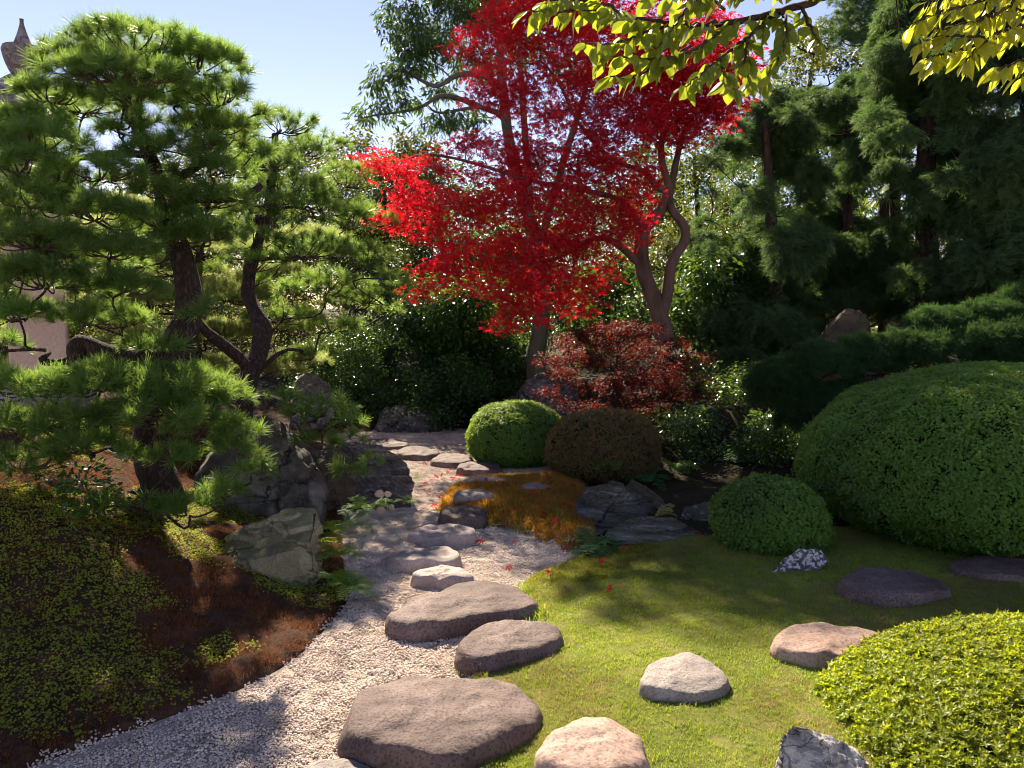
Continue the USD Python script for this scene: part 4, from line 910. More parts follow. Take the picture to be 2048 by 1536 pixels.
right_pads = [(560, 252, 6.3, 85, 30), (480, 262, 6.1, 60, 26), (505, 315, 6.0, 100, 32), (600, 305, 6.5, 65, 30), (560, 372, 6.0, 105, 32), (650, 415, 6.2, 85, 32), (520, 440, 5.8, 85, 32), (700, 445, 6.1, 60, 28), (600, 500, 5.8, 105, 32), (720, 520, 6.1, 75, 32), (500, 530, 5.6, 75, 30),
              (650, 575, 6.0, 90, 32), (740, 592, 6.2, 60, 28), (560, 632, 6.1, 80, 24), (620, 712, 5.9, 60, 16), (665, 655, 6.2, 70, 20), (640, 815, 5.2, 55, 26), (695, 838, 5.1, 28, 24), (600, 838, 5.2, 42, 22), (725, 932, 5.4, 55, 22), (620, 880, 5.2, 45, 18), (690, 880, 5.3, 40, 18), (560, 800, 5.4, 45, 20), (640, 290, 6.8, 60, 26), (690, 360, 6.8, 60, 28), (735, 440, 6.8, 55, 28), (765, 515, 6.7, 50, 28), (775, 565, 6.5, 45, 26), (770, 620, 6.6, 40, 20), (700, 610, 6.3, 60, 24), (660, 500, 6.6, 70, 28), (525, 400, 5.7, 70, 24), (508, 480, 5.6, 60, 22), (540, 330, 5.8, 70, 22)]
right_pads += blob_fill([(470, 260), (620, 262), (700, 380), (790, 560), (760, 640), (560, 640), (470, 500)], 10, 5.8, 6.6, 45, 75, 63, (), 0.36)
right_pads = [(a, b, c * (1.22 if b < 720 else 1.0), d, e) for a, b, c, d, e in right_pads]
tree('pine_tree', 'twisted pine with a curved bare trunk, right of the large pruned pine', 'tree',
     [T_([(490, 880, 6.3), (482, 820, 6.35), (500, 745, 6.5), (522, 690, 6.65), (520, 640, 6.8), (498, 590, 6.9), (505, 520, 7.0), (530, 440, 7.15), (545, 350, 7.3), (550, 270, 7.5)], 0.098, 0.03),
      T_([(500, 745, 6.5), (460, 700, 6.3), (420, 670, 6.1), (395, 640, 6.0)], 0.055, 0.03), T_([(482, 820, 6.35), (540, 795, 6.0), (600, 820, 5.6), (650, 830, 5.2)], 0.03, 0.012)],
     'pine_bark', right_pads, K3('needle_tuft'), 102, 'pad', 1.65, 0.105, twigs=0.35, sides=9, bark_rough=0.35, foliage='needles', deep=0.55, limb_r=0.5, bend=0.2)
rr_ = np.random.default_rng(77)
back_pads = [(300, 455, 8.2, 110, 26), (430, 500, 8.4, 110, 26), (560, 560, 8.6, 90, 26), (450, 590, 8.3, 110, 26), (300, 600, 8.0, 110, 26), (560, 650, 8.5, 80, 24), (430, 670, 8.4, 100, 26), (280, 690, 8.0, 90, 24), (180, 520, 8.2, 100, 26), (80, 460, 8.4, 100, 26), (60, 590, 8.2, 90, 26),
             (190, 640, 8.0, 80, 24), (200, 740, 8.0, 90, 24), (100, 720, 8.2, 70, 22), (600, 720, 8.6, 60, 20), (350, 540, 8.6, 100, 26), (620, 480, 8.8, 70, 24), (230, 420, 8.6, 90, 22), (10, 680, 8.3, 70, 26), (420, 740, 8.3, 90, 22), (540, 735, 8.3, 60, 20), (320, 770, 8.2, 80, 22)]
tree('pine_tree', 'sunlit pale green pine seen through the gaps between the two front pines', 'tree',
     [T_([(420, 860, 8.3), (410, 760, 8.3), (380, 640, 8.4), (400, 520, 8.5), (360, 430, 8.6)], 0.09, 0.03)], 'pine_bark', back_pads, K3('pale_tuft'), 103, 'pad', 3.6, 0.11, twigs=0.12, foliage='needles', deep=0.9)

# the red maple
red = [(1080, 55, 9.6, 105, 60), (1180, 85, 9.2, 105, 70), (965, 92, 9.6, 66, 36), (1000, 175, 9.0, 76, 50), (1105, 190, 9.6, 110, 62), (1240, 180, 9.0, 112, 70), (1350, 130, 9.4, 100, 76), (1435, 160, 9.0, 84, 50), (1390, 228, 9.2, 76, 38), (1250, 285, 8.8, 104, 60),
       (1120, 305, 9.0, 122, 60), (1000, 325, 9.2, 96, 50), (790, 330, 8.6, 62, 30), (870, 330, 9.0, 40, 22), (850, 395, 8.6, 74, 30), (960, 415, 9.0, 90, 44), (1080, 400, 8.6, 112, 56), (1200, 388, 8.8, 100, 60), (1268, 440, 8.8, 40, 50), (840, 455, 8.6, 74, 34), (955, 500, 8.7, 104, 38), (1080, 485, 8.6, 104, 44),
       (1180, 470, 8.7, 84, 44), (875, 552, 8.5, 56, 36), (1000, 568, 8.6, 84, 40), (1110, 560, 8.6, 84, 40), (1060, 618, 8.6, 74, 32), (1165, 600, 8.7, 52, 32), (1000, 652, 8.5, 34, 18), (780, 436, 8.6, 34, 22), (830, 590, 8.5, 20, 16), (1140, 20, 9.4, 110, 44), (1290, 60, 9.3, 80, 50), (1320, 250, 8.9, 70, 46), (1295, 360, 8.9, 26, 40),
       (1020, 20, 9.6, 60, 36), (740, 318, 8.6, 24, 12), (930, 290, 9.1, 40, 24), (1210, 540, 8.8, 40, 30), (1080, -40, 9.5, 80, 36), (1200, -60, 9.4, 80, 36), (1000, -40, 9.6, 50, 30), (1290, -30, 9.3, 70, 36), (1370, 30, 9.3, 60, 36), (1450, 60, 9.3, 50, 34), (1400, 195, 9.2, 90, 56), (1330, 205, 9.0, 90, 56), (1460, 115, 9.2, 66, 46), (1300, 125, 9.3, 96, 60), (1440, 215, 9.0, 46, 30), (1370, 270, 9.0, 50, 26)]
tree('maple_tree', 'brilliant red maple with a forked twisting trunk in the middle of the garden', 'tree',
     [T_([(1330, 690, 9.3), (1322, 640, 9.3), (1305, 590, 9.3), (1288, 545, 9.3), (1282, 495, 9.3), (1290, 455, 9.3), (1318, 425, 9.3), (1334, 388, 9.3), (1336, 368, 9.3), (1328, 340, 9.3), (1322, 290, 9.3), (1335, 230, 9.3), (1345, 150, 9.3)], 0.115, 0.02),
      T_([(1318, 635, 9.3), (1334, 590, 9.25), (1340, 545, 9.2), (1352, 508, 9.2), (1369, 482, 9.2), (1366, 450, 9.2), (1343, 418, 9.25), (1341, 380, 9.3), (1350, 335, 9.3), (1360, 290, 9.3), (1385, 230, 9.3)], 0.075, 0.028),
      T_([(1282, 530, 9.3), (1255, 505, 9.25), (1225, 482, 9.2), (1195, 476, 9.1), (1165, 490, 9.0), (1100, 520, 8.8), (1020, 515, 8.7)], 0.05, 0.012),
      T_([(1334, 380, 9.3), (1310, 368, 9.2), (1290, 345, 9.1), (1262, 334, 9.0), (1225, 318, 9.0), (1160, 250, 9.2), (1130, 190, 9.4), (1080, 120, 9.5)], 0.042, 0.012),
      T_([(1290, 455, 9.3), (1265, 425, 9.2), (1240, 400, 9.1), (1160, 380, 8.9), (1060, 360, 8.9), (960, 330, 9.0), (860, 310, 8.9), (800, 330, 8.7)], 0.042, 0.008)],
     'maple_bark', red, K3('maple_spray'), 111, 'cloud', 4.6, 0.16, twigs=0.10, deep=0.9, limb_r=0.3, minr=0.006, bend=0.12)

# the tall evergreen behind the maple
oak = [(1000, 20, 12, 110, 40), (900, 40, 12, 90, 45), (830, 80, 11.8, 70, 40), (800, 140, 11.6, 50, 22), (770, 175, 11.6, 40, 26), (870, 110, 12, 80, 34), (760, 225, 11.5, 46, 20), (720, 232, 11.5, 20, 12), (820, 205, 11.6, 44, 16), (880, 245, 11.8, 60, 22), (940, 240, 12, 40, 22), (890, 180, 12.2, 40, 20), (1050, 90, 12.3, 70, 40), (950, 130, 12.3, 60, 30), (1160, 30, 12.3, 70, 30), (1200, 110, 12, 50, 26), (1130, 140, 12.2, 40, 24), (800, 30, 12, 50, 30), (960, -60, 12.4, 150, 60), (1120, -60, 12.4, 110, 50), (840, -40, 12.2, 70, 40), (840, -120, 12.2, 50, 26), (760, -150, 12, 44, 24), (960, -150, 12.2, 60, 26), (860, -200, 12.2, 56, 26), (1040, -90, 12.2, 60, 30), (740, -60, 11.8, 40, 22), (920, -230, 12.3, 60, 26), (1020, -190, 12.3, 60, 26), (800, -90, 12.2, 70, 30), (780, -210, 12.2, 70, 30), (900, -110, 12.3, 70, 30), (980, -240, 12.3, 60, 26), (840, -250, 12.3, 60, 26)]
tree('evergreen_oak', 'tall grey barked evergreen with drooping leaf sprays behind the red maple', 'tree',
     [T_([(1072, 760, 11.0), (1075, 690, 11.0), (1085, 600, 11.1), (1072, 500, 11.3), (1050, 400, 11.5), (1022, 300, 11.7), (1008, 200, 11.9), (1000, 100, 12), (985, 0, 12.2), (980, -60, 12.3)], 0.14, 0.035),
      T_([(1060, 440, 11.4), (1055, 330, 11.6), (1045, 200, 11.8), (1040, 90, 12), (1035, -20, 12.2)], 0.06, 0.03), T_([(1075, 520, 11.3), (1110, 380, 11.5), (1150, 250, 11.7), (1168, 190, 11.9), (1185, 60, 12)], 0.065, 0.03),
      T_([(1010, 190, 11.9), (960, 150, 11.9), (905, 155, 11.8), (870, 172, 11.7), (815, 145, 11.6), (775, 160, 11.6)], 0.05, 0.015), T_([(1020, 230, 11.8), (940, 205, 11.8), (880, 192, 11.7), (850, 210, 11.6), (790, 225, 11.5), (730, 235, 11.5)], 0.045, 0.012),
      T_([(1030, 320, 11.7), (960, 215, 11.8), (890, 225, 11.8), (860, 215, 11.7)], 0.035, 0.012)],
     'oak_bark', oak, K3('oak_spray'), 121, 'cloud', 2.8, 0.15, twigs=0.12, deep=0.8, limb_r=0.3, minr=0.008, bend=0.10)

# the broadleaf trees and shrubs that close the garden
def mass(name, label, trunk_px, foot_y, d, poly, n, r0, r1, kinds, seed, cover_=2.2, spray=0.2, bark='dark_bark', tr=0.09, holes=(), cat_='tree', dd=0.8, mode='cloud', top=None, twigs=0.05, group=None, flat_=0.7):
    b = blob_fill(poly, n, d - dd, d + dd, r0, r1, seed, holes, flat_)
    ty = top if top is not None else min(p[1] for p in poly) + 60
    rng = np.random.default_rng(seed)
    fx = trunk_px
    pts = [(fx, foot_y, d), (fx + rng.uniform(-6, 6), foot_y * 0.6 + ty * 0.4, d), (fx + rng.uniform(-10, 10), foot_y * 0.3 + ty * 0.7, d), (fx + rng.uniform(-14, 14), ty, d)]
    return tree(name, label, cat_, [T_(pts, tr, tr * 0.3)], bark, b, kinds, seed, mode, cover_, spray, twigs=twigs, deep=0.9, minr=0.008, limb_r=0.25, group=group)
mass('broadleaf_tree', 'yellowing tree between the pines and the red maple', 770, 760, 15, [(650, 300), (690, 275), (780, 262), (850, 275), (890, 300), (920, 420), (880, 520), (800, 600), (700, 560), (640, 420)], 26, 34, 60, K3('yellow_spray'), 201, 6, 0.22)
mass('broadleaf_tree', 'olive green tree behind the left pines, under the sky gap', 300, 820, 15.5, [(-150, 430), (0, 400), (140, 380), (240, 350), (330, 300), (480, 270), (620, 270), (690, 330), (700, 760), (-150, 800)], 60, 60, 90, K3('yellow_spray'), 202, 6, 0.24)
mass('broadleaf_tree', 'tree with sunlit green leaves behind the maple trunk', 1400, 740, 14, [(1180, 470), (1260, 300), (1330, 250), (1420, 280), (1500, 330), (1540, 430), (1520, 640), (1380, 660), (1200, 620)], 26, 34, 58, K3('yellow_spray'), 203, 5, 0.22)
mass('broadleaf_tree', 'dark green tree behind the left side of the maple crown', 900, 780, 14, [(700, 480), (800, 520), (900, 480), (1000, 420), (1120, 440), (1200, 520), (1180, 660), (700, 680)], 26, 40, 64, K3('camellia_spray'), 204, 5, 0.22)
mass('broadleaf_tree', 'yellow green tree between the maple and the dark conifers, against the sky', 1620, 700, 14.5, [(1540, 170), (1560, 90), (1600, 55), (1680, 50), (1740, 60), (1760, 110), (1720, 170), (1640, 130), (1600, 220)], 14, 24, 40, K3('yellow_spray'), 205, 6, 0.22)
mass('broadleaf_tree', 'sunlit tree glimpsed behind the conifers above the standing stone', 1730, 800, 15, [(1450, 460), (1560, 420), (1760, 470), (1900, 500), (2080, 480), (2080, 760), (1800, 700), (1450, 700)], 30, 40, 66, K3('yellow_spray'), 206, 5, 0.24)
mass('broadleaf_tree', 'dense dark tree far behind the conifers, closing the gaps between them', 1780, 740, 16.5, [(1440, 320), (1560, 230), (1760, 200), (1900, 160), (2120, 140), (2180, 700), (1440, 700)], 64, 54, 84, K3('camellia_spray'), 221, 3.2, 0.26)
mass('broadleaf_tree', 'dense dark green tree far behind the red maple, filling the gaps below its crown', 1150, 740, 17.5, [(640, 330), (800, 305), (1000, 330), (1200, 310), (1420, 250), (1540, 290), (1560, 700), (640, 700)], 64, 54, 84, K3('camellia_spray'), 222, 3.4, 0.26)
mass('broadleaf_tree', 'far sunlit tree closing the view behind the maple and conifers', 1300, 740, 20, [(600, 520), (900, 440), (1200, 440), (1500, 430), (1560, 600), (1500, 720), (640, 720)], 40, 50, 80, K3('yellow_spray'), 207, 5, 0.3)
mass('broadleaf_tree', 'far sunlit tree behind the conifers at the right edge', 1850, 740, 20, [(1500, 450), (1800, 430), (2100, 430), (2200, 720), (1500, 720)], 30, 50, 80, K3('yellow_spray'), 208, 5, 0.3)
mass('broadleaf_tree', 'far green tree at the left edge behind the pale pine', 60, 760, 20, [(-250, 520), (-100, 470), (200, 470), (640, 470), (700, 600), (700, 740), (-250, 740)], 36, 50, 80, K3('yellow_spray'), 209, 5, 0.3)
mass('camellia_bush', 'glossy leaved camellia below and right of the maple fork', 1420, 760, 10.8, [(1330, 640), (1350, 520), (1420, 470), (1500, 500), (1540, 600), (1500, 720), (1400, 740)], 22, 30, 48, K3('camellia_spray'), 211, 4.5, 0.17, cat_='bush', tr=0.03)
mass('camellia_bush', 'glossy leaved camellia left of the maple fork behind the red crown', 1235, 760, 10.9, [(1130, 640), (1180, 560), (1240, 520), (1290, 560), (1310, 660), (1240, 720), (1150, 700)], 16, 28, 44, K3('camellia_spray'), 212, 4.5, 0.17, cat_='bush', tr=0.03)
mass('camellia_bush', 'dark camellia hedge below the left side of the maple crown', 900, 800, 11.2, [(780, 640), (820, 560), (960, 560), (1040, 600), (1060, 740), (960, 800), (800, 780)], 26, 34, 50, K3('camellia_spray'), 213, 5, 0.17, cat_='bush', tr=0.03)
mass('evergreen_shrub', 'dark small leaved shrub behind the mossy back boulder', 720, 850, 10.9, [(580, 720), (640, 660), (760, 650), (820, 700), (830, 820), (740, 850), (600, 840)], 24, 34, 46, K3('small_spray'), 214, 5.5, 0.14, cat_='bush', tr=0.025)
mass('evergreen_shrub', 'dark small leaved shrub between the mossy back boulder and the purple boulder', 960, 850, 10.8, [(830, 740), (900, 720), (1020, 720), (1060, 760), (1020, 830), (960, 860), (850, 850)], 22, 32, 44, K3('small_spray'), 215, 5.5, 0.14, cat_='bush', tr=0.025)
mass('evergreen_shrub', 'dark shrub in deep shade below the maple trunk, right of the red shrub', 1440, 900, 9.2, [(1340, 780), (1400, 730), (1500, 740), (1560, 800), (1600, 900), (1540, 950), (1380, 930), (1330, 860)], 24, 32, 46, K3('small_spray'), 216, 5.5, 0.14, cat_='bush', tr=0.025)
mass('evergreen_shrub', 'dark shrub at the foot of the standing stone, left of the largest dome', 1560, 960, 7.6, [(1480, 880), (1530, 840), (1600, 850), (1640, 920), (1620, 980), (1500, 970)], 14, 28, 40, K3('small_spray'), 217, 5, 0.12, cat_='bush', tr=0.02)
mass('evergreen_shrub', 'dark shrub above the stream bed, between the red shrub and the standing stone', 1420, 880, 8.0, [(1300, 850), (1360, 820), (1460, 830), (1540, 880), (1500, 930), (1330, 920)], 14, 26, 38, K3('small_spray'), 220, 5, 0.13, cat_='bush', tr=0.02)
mass('nandina_shrub', 'feathery dark red shrub behind the brown clipped bush', 1230, 850, 8.9, [(1090, 790), (1100, 700), (1150, 660), (1260, 640), (1330, 660), (1400, 720), (1410, 790), (1340, 840), (1150, 830)], 34, 24, 40, K3('nandina_spray'), 218, 7, 0.13, cat_='bush', tr=0.02, flat_=0.5, twigs=0.15)

# dark conifers on the right
HOLES = [(1640, 300, 34, 30), (1500, 335, 30, 30), (1832, 300, 26, 20), (1765, 400, 72, 56), (1582, 400, 34, 24), (1965, 215, 60, 20), (1700, 650, 70, 45), (1450, 420, 36, 80), (1880, 480, 40, 30), (1600, 560, 30, 20), (1840, 600, 40, 22)]
def conifer(label, poly, trunk, d, n, seed, foot, top, tr=0.13, dd=0.9, r0=46, r1=80, cover_=7.5):
    b = blob_fill(poly, int(n * 1.9), d - dd, d + dd, r0, r1, seed, HOLES, 0.6)
    pts = [(trunk[0], foot, d), ((trunk[0] * 2 + trunk[1]) / 3, foot * 0.6 + top * 0.4, d), ((trunk[0] + trunk[1] * 2) / 3, foot * 0.3 + top * 0.7, d), (trunk[1], top, d)]
    return tree('conifer_tree', label, 'tree', [T_(pts, tr, tr * 0.3)], 'dark_bark', b, K3('conifer_spray'), seed, 'droop', cover_, 0.15, twigs=0.01, deep=0.9, minr=0.012, limb_r=0.25, smin=0.8, smax=1.3, group=None)
conifer('dark conifer nearest the maple trunk, lowest of the conifers', [(1400, 480), (1430, 300), (1480, 220), (1560, 180), (1620, 260), (1640, 480), (1600, 700), (1430, 720), (1400, 600)], (1560, 1530), 10.5, 34, 301, 800, 240)
conifer('dark conifer in front of the palm, between its neighbours', [(1600, 300), (1620, 200), (1700, 150), (1780, 180), (1820, 420), (1820, 640), (1640, 620), (1580, 500)], (1700, 1690), 11.5, 30, 302, 800, 180)
conifer('tall dark conifer with a thick brown trunk on the right', [(1740, 130), (1770, 20), (1830, -120), (1960, -160), (2000, 100), (2010, 400), (1990, 660), (1820, 640), (1780, 400)], (1855, 1850), 10.0, 44, 303, 820, -80, 0.17)
conifer('dark conifer at the right edge behind the yellowish branch', [(1900, 100), (1960, -140), (2120, -200), (2250, 0), (2250, 700), (1960, 700), (1900, 500)], (2060, 2060), 9.4, 44, 304, 840, -60)
conifer('dark conifer deep behind the palm, filling the gaps between the trunks', [(1480, 300), (1560, 200), (1760, 150), (1920, 120), (1980, 300), (1980, 640), (1500, 640)], (1640, 1630), 13.0, 34, 306, 800, 200, 0.12)
conifer('sparse dark conifer against the sky near the top right', [(1650, 60), (1700, -60), (1800, -160), (1860, -60), (1840, 60), (1760, 110), (1700, 90)], (1790, 1790), 13.5, 14, 305, 800, -100, 0.12, 0.9, 26, 44, 2.2)
tree('juniper_tree', 'low spreading juniper with flat blue green branches over the largest dome', 'tree',
     [T_([(1960, 900, 7.1), (1930, 840, 7.1), (1880, 790, 7.05), (1800, 760, 7.0), (1700, 760, 6.9)], 0.06, 0.025)], 'dark_bark',
     [(1560, 760, 6.9, 60, 36), (1640, 730, 6.9, 70, 40), (1720, 720, 7.0, 80, 40), (1800, 710, 7.0, 80, 40), (1880, 692, 7.1, 80, 24), (1960, 680, 7.1, 90, 24), (2050, 670, 7.1, 90, 24), (1600, 800, 6.8, 56, 40), (1590, 850, 6.7, 40, 36), (1680, 790, 6.8, 60, 20), (1760, 800, 6.7, 50, 16), (1880, 640, 7.3, 60, 16), (1985, 625, 7.4, 70, 16), (2060, 590, 7.5, 60, 16), (1990, 720, 7.0, 60, 20), (1700, 850, 6.4, 30, 26), (1540, 800, 6.9, 40, 30)],
     K3('juniper_spray'), 311, 'pad', 5.0, 0.075, twigs=0.2, deep=0.7, minr=0.006, limb_r=0.3, smin=0.8, smax=1.3)

# fan palm lit from behind
def fan_palm():
    t = thing('fan_palm', 'fan palm with sunlit yellow green leaves glimpsed between the conifers', 'palm', at(1770, 760, 13.5))
    c = spline([at(1770, 780, 13.5), at(1766, 600, 13.5), at(1768, 400, 13.5)], 12)
    obj('trunk', tube(c, np.linspace(0.1, 0.08, 12), 9, 3, 0.3), M['dark_bark'], t, sm=True)
    rng = np.random.default_rng(8)
    top = c[-1]
    for i in range(11):
        a = i * 2 * np.pi / 11 + rng.uniform(-0.2, 0.2)
        e = rng.uniform(-0.3, 0.8)
        d = np.array([math.cos(a) * math.cos(e), math.sin(a) * math.cos(e), math.sin(e)])
        hub = top + d * rng.uniform(0.35, 0.55)
        parts = [tube(spline([top, (top + hub) / 2 + [0, 0, 0.06], hub], 6), 0.008, 5)]
        side = np.cross(d, [0, 0, 1.0]); side /= np.linalg.norm(side)
        for k in range(22):
            b = math.radians(-125 + 250 * k / 21)
            x = d * math.cos(b) + side * math.sin(b)
            ll = 0.42 * (0.8 + 0.2 * math.cos(b))
            q1, q2 = hub + x * ll * 0.6 + [0, 0, -0.02], hub + x * ll + np.array([0, 0, -0.16])
            w = np.cross(x, np.cross(d, side)) * 0.016
            parts.append((np.array([hub, q1 - w, q1 + w, q2]), np.array([[0, 1, 2], [2, 1, 3]])))
        obj('frond', cat(parts), M['palm'], t)
fan_palm()

# ------------------------------------------------------------------ the stone lantern behind the pines
def lantern():
    y = 6.9
    s = y / F
    base = at(87, 800, y)
    X, Y = base[0], base[1]
    zz = lambda py: float(at(60, py, y)[2])
    t = thing('stone_lantern', 'tall stone lantern with an onion shaped finial half hidden behind the left pine', 'lantern', (X, Y, zz(800)))
    def lathe(prof, n=28):
        th = np.linspace(0, 2 * np.pi, n, endpoint=False)
        v = np.vstack([np.c_[X + r * np.cos(th), Y + r * np.sin(th), np.full(n, z)] for r, z in prof])
        i, j = np.meshgrid(np.arange(len(prof) - 1), np.arange(n), indexing='ij')
        q = np.stack([i * n + j, i * n + (j + 1) % n, (i + 1) * n + (j + 1) % n, (i + 1) * n + j], -1).reshape(-1, 4)
        return v, np.vstack([q[:, [0, 1, 2]], q[:, [0, 2, 3]]])
    def prism(rs, n, rot, bev=0.012):
        P_ = []
        for r, z in rs:
            a = np.linspace(0, 2 * np.pi, n, endpoint=False) + rot
            P_.append(np.c_[X + r * np.cos(a), Y + r * np.sin(a), np.full(n, z)])
        return trimesh.convex.convex_hull(np.vstack(P_))
    z0 = zz(150)
    zt = zz(38)
    k = (zt - z0)
    prof = [(0.09, z0 - 0.02), (0.115, z0 + 0.06 * k), (0.138, z0 + 0.18 * k), (0.156, z0 + 0.32 * k), (0.163, z0 + 0.42 * k), (0.152, z0 + 0.49 * k), (0.11, z0 + 0.515 * k), (0.075, z0 + 0.54 * k), (0.062, z0 + 0.60 * k), (0.045, z0 + 0.70 * k), (0.030, z0 + 0.80 * k), (0.018, z0 + 0.90 * k), (0.015, z0 + 0.95 * k), (0.017, z0 + k), (0.0, z0 + k)]
    obj('finial', lathe(prof), M['lantern_top'], t, sm=35)
    zr = zz(150)
    roof = [(0.09, zr), (0.14, zr - 0.03), (0.24, zr - 0.10), (0.34, zr - 0.20), (0.42, zr - 0.26), (0.44, zr - 0.31), (0.38, zr - 0.33), (0.2, zr - 0.31), (0.0, zr - 0.31)]
    obj('roof', lathe(roof, 6), M['lantern_top'], t)
    obj('fire_box', prism([(0.2, zr - 0.31), (0.2, zr - 0.72)], 6, 0.3), M['lantern_top'], t)
    obj('platform', lathe([(0.0, zr - 0.72), (0.34, zr - 0.72), (0.36, zr - 0.80), (0.32, zr - 0.88), (0.26, zr - 0.93), (0.0, zr - 0.93)], 6), M['lantern_top'], t)
    w = size(50, y)
    sh = trimesh.creation.box((2 * w, 2 * w, (zr - 0.93) - zz(800)))
    sh = trimesh.convex.convex_hull(np.vstack([np.array(sh.vertices) * [1, 0.93, 1], np.array(sh.vertices) * [0.93, 1, 1]]))
    v = np.array(sh.vertices)
    v = Rotation.from_euler('z', 0.47).apply(v) + [X, Y, ((zr - 0.93) + zz(800)) / 2]
    obj('shaft', (v, np.array(sh.faces)), M['lantern'], t)
    obj('base', lathe([(0.0, zz(800) + 0.16), (0.40, zz(800) + 0.16), (0.48, zz(800) + 0.05), (0.5, zz(800) - 0.2)], 6), M['lantern_top'], t)
lantern()

# ------------------------------------------------------------------ ferns and small plants
def frond(p0, d, ln, rng, w=0.3, n=15, droop=0.5):
    d = np.asarray(d, float) / np.linalg.norm(d)
    u = np.linspace(0, 1, 10)
    c = p0 + d * (ln * u)[:, None] + np.array([0, 0, -droop * ln]) * (u ** 2.2)[:, None]
    parts = [tube(c, np.linspace(0.0028, 0.001, 10), 4)]
    side = np.cross(d, [0, 0, 1.0]); side /= np.linalg.norm(side) + 1e-9
    for i in range(n):
        q = (i + 1.2) / (n + 1)
        b = np.array([np.interp(q, u, c[:, k]) for k in range(3)])
        tg = d + np.array([0, 0, -droop * 2.2 * q ** 1.2])
        l = ln * w * (math.sin(math.pi * (0.18 + 0.80 * q)) ** 0.8) * rng.uniform(0.85, 1.1)
        for s in (-1, 1):
            x = side * s * 0.92 + tg * 0.35 + np.array([0, 0, rng.uniform(-0.1, 0.25)])
            x /= np.linalg.norm(x)
            up = np.cross(x, tg) * s
            R = leaf_rot(x[None], up[None] + np.array([[0, 0, 0.4]]))
            lf = leaf_shape(l, ln * 0.022 + 0.05 * l, 0.15, 0.15, 2)
            v = lf[0].copy()
            parts.append(xf((v, lf[1]), R[0], b))
    return cat(parts)
def fern(px, py, dist, n, ln, label, m, seed, lean=(0, -0.3), base=None, group=None, w=0.3, droop=0.5, spread=1.0):
    rng = np.random.default_rng(seed)
    p = at(float(px), float(py), float(dist)) if base is None else base
    t = thing('fern', label, 'fern', p, group)
    for i in range(n):
        a = i * 2 * np.pi / n + rng.uniform(-0.4, 0.4)
        d = np.array([math.cos(a) * spread + lean[0], math.sin(a) * spread + lean[1], rng.uniform(0.5, 1.1)])
        obj('frond', frond(p + rng.normal(0, 0.008, 3), d, ln * rng.uniform(0.75, 1.15), rng, w, 15, droop), M[m], t)
    return t
fern(672, 1110, 4.45, 9, 0.20, 'bright green fern growing up the right side of the fractured boulder', 'fern', 401, (0.3, -0.3))
fern(668, 1058, 4.5, 7, 0.17, 'sunlit fern at the upper right corner of the fractured boulder', 'fern', 402, (0.3, -0.2))
fern(704, 1178, 4.15, 11, 0.19, 'lowest bright fern spilling onto the gravel beside the fractured boulder', 'fern', 403, (0.35, -0.2))
fern(676, 1160, 4.2, 7, 0.15, 'small bright fern tucked under the fractured boulder', 'fern', 404, (0.2, -0.2))
fern(735, 1015, 5.6, 8, 0.26, 'dark fern at the foot of the striped boulder', 'fern', 405, (-0.1, -0.5))
fern(700, 1045, 5.2, 5, 0.22, 'fern with one pale dead frond left of the gravel, between the boulders', 'fern_dark', 406, (0.3, -0.4))
fern(815, 1005, 5.85, 6, 0.13, 'small pale fern at the right foot of the striped boulder', 'fern', 407, (0.2, -0.3))
fern(1190, 1095, 5.0, 14, 0.26, 'lush dark green fern at the corner of gravel and lawn', 'fern_dark', 408, (-0.1, -0.4))
fern(1310, 1035, 5.3, 3, 0.24, 'yellowed fern frond lying across the dark cracked boulder', 'fern_yellow', 409, (0.7, -0.2), spread=0.35)
fern(1225, 920, 7.0, 5, 0.30, 'fern leaning out in front of the brown clipped bush', 'fern', 410, (0, -0.5))
fern(1285, 960, 6.9, 6, 0.34, 'broad fern in shade right of the brown clipped bush', 'fern_dark', 411, (0.2, -0.5))
fern(1500, 930, 7.3, 7, 0.36, 'dark fern in the shade left of the standing stone', 'fern_dark', 412, (0, -0.5))
fern(1350, 940, 7.1, 6, 0.30, 'sunlit yellowish fern on the dark bank right of the brown bush', 'fern', 413, (0.2, -0.4))
fern(835, 955, 6.9, 4, 0.10, 'tiny fern at the edge of gravel right of the striped boulder', 'fern', 414, (0, -0.3))
fern(1100, 972, 6.6, 7, 0.07, 'tiny green plant in the orange moss beside the lone grey stone', 'fern', 415, (0, -0.2))
mass('evergreen_shrub', 'small dark glossy shrub on the slope below the front pine', 155, 1060, 4.55, [(95, 1000), (120, 960), (180, 955), (215, 1000), (200, 1050), (130, 1055)], 10, 20, 32, K3('small_spray'), 219, 2.2, 0.10, cat_='bush', tr=0.012)
def pale_leaves(px, py, d, n, label, seed, r=0.03):
    rng = np.random.default_rng(seed)
    for i in range(n):
        p = at(px + rng.uniform(-30, 30), py + rng.uniform(-14, 22), d)
        th = np.linspace(0, 2 * np.pi, 14, endpoint=False)
        rr = r * (1 + 0.15 * np.sin(3 * th + rng.uniform(0, 6)))
        c = trimesh.creation.icosphere(2)
        v = np.array(c.vertices) * np.array([r, r * 0.35, r * 0.85]) * rng.uniform(0.7, 1.1)
        v = v + 0.25 * r * (meshkit.fbm(v / r * 1.2 + i, 2) - 0.5)[:, None]
        v = Rotation.from_euler('zx', [rng.uniform(-0.5, 0.5), rng.uniform(-0.5, 0.3)]).apply(v) + p
        tag(obj('bracket_fungus', (v, np.array(c.faces)), M['fungus'], sm=True), label, 'fungus', 'pale round brackets at the foot of the striped boulder')
pale_leaves(765, 1000, 5.86, 4, 'pale tan rounded bracket at the foot of the striped boulder', 5, 0.034)

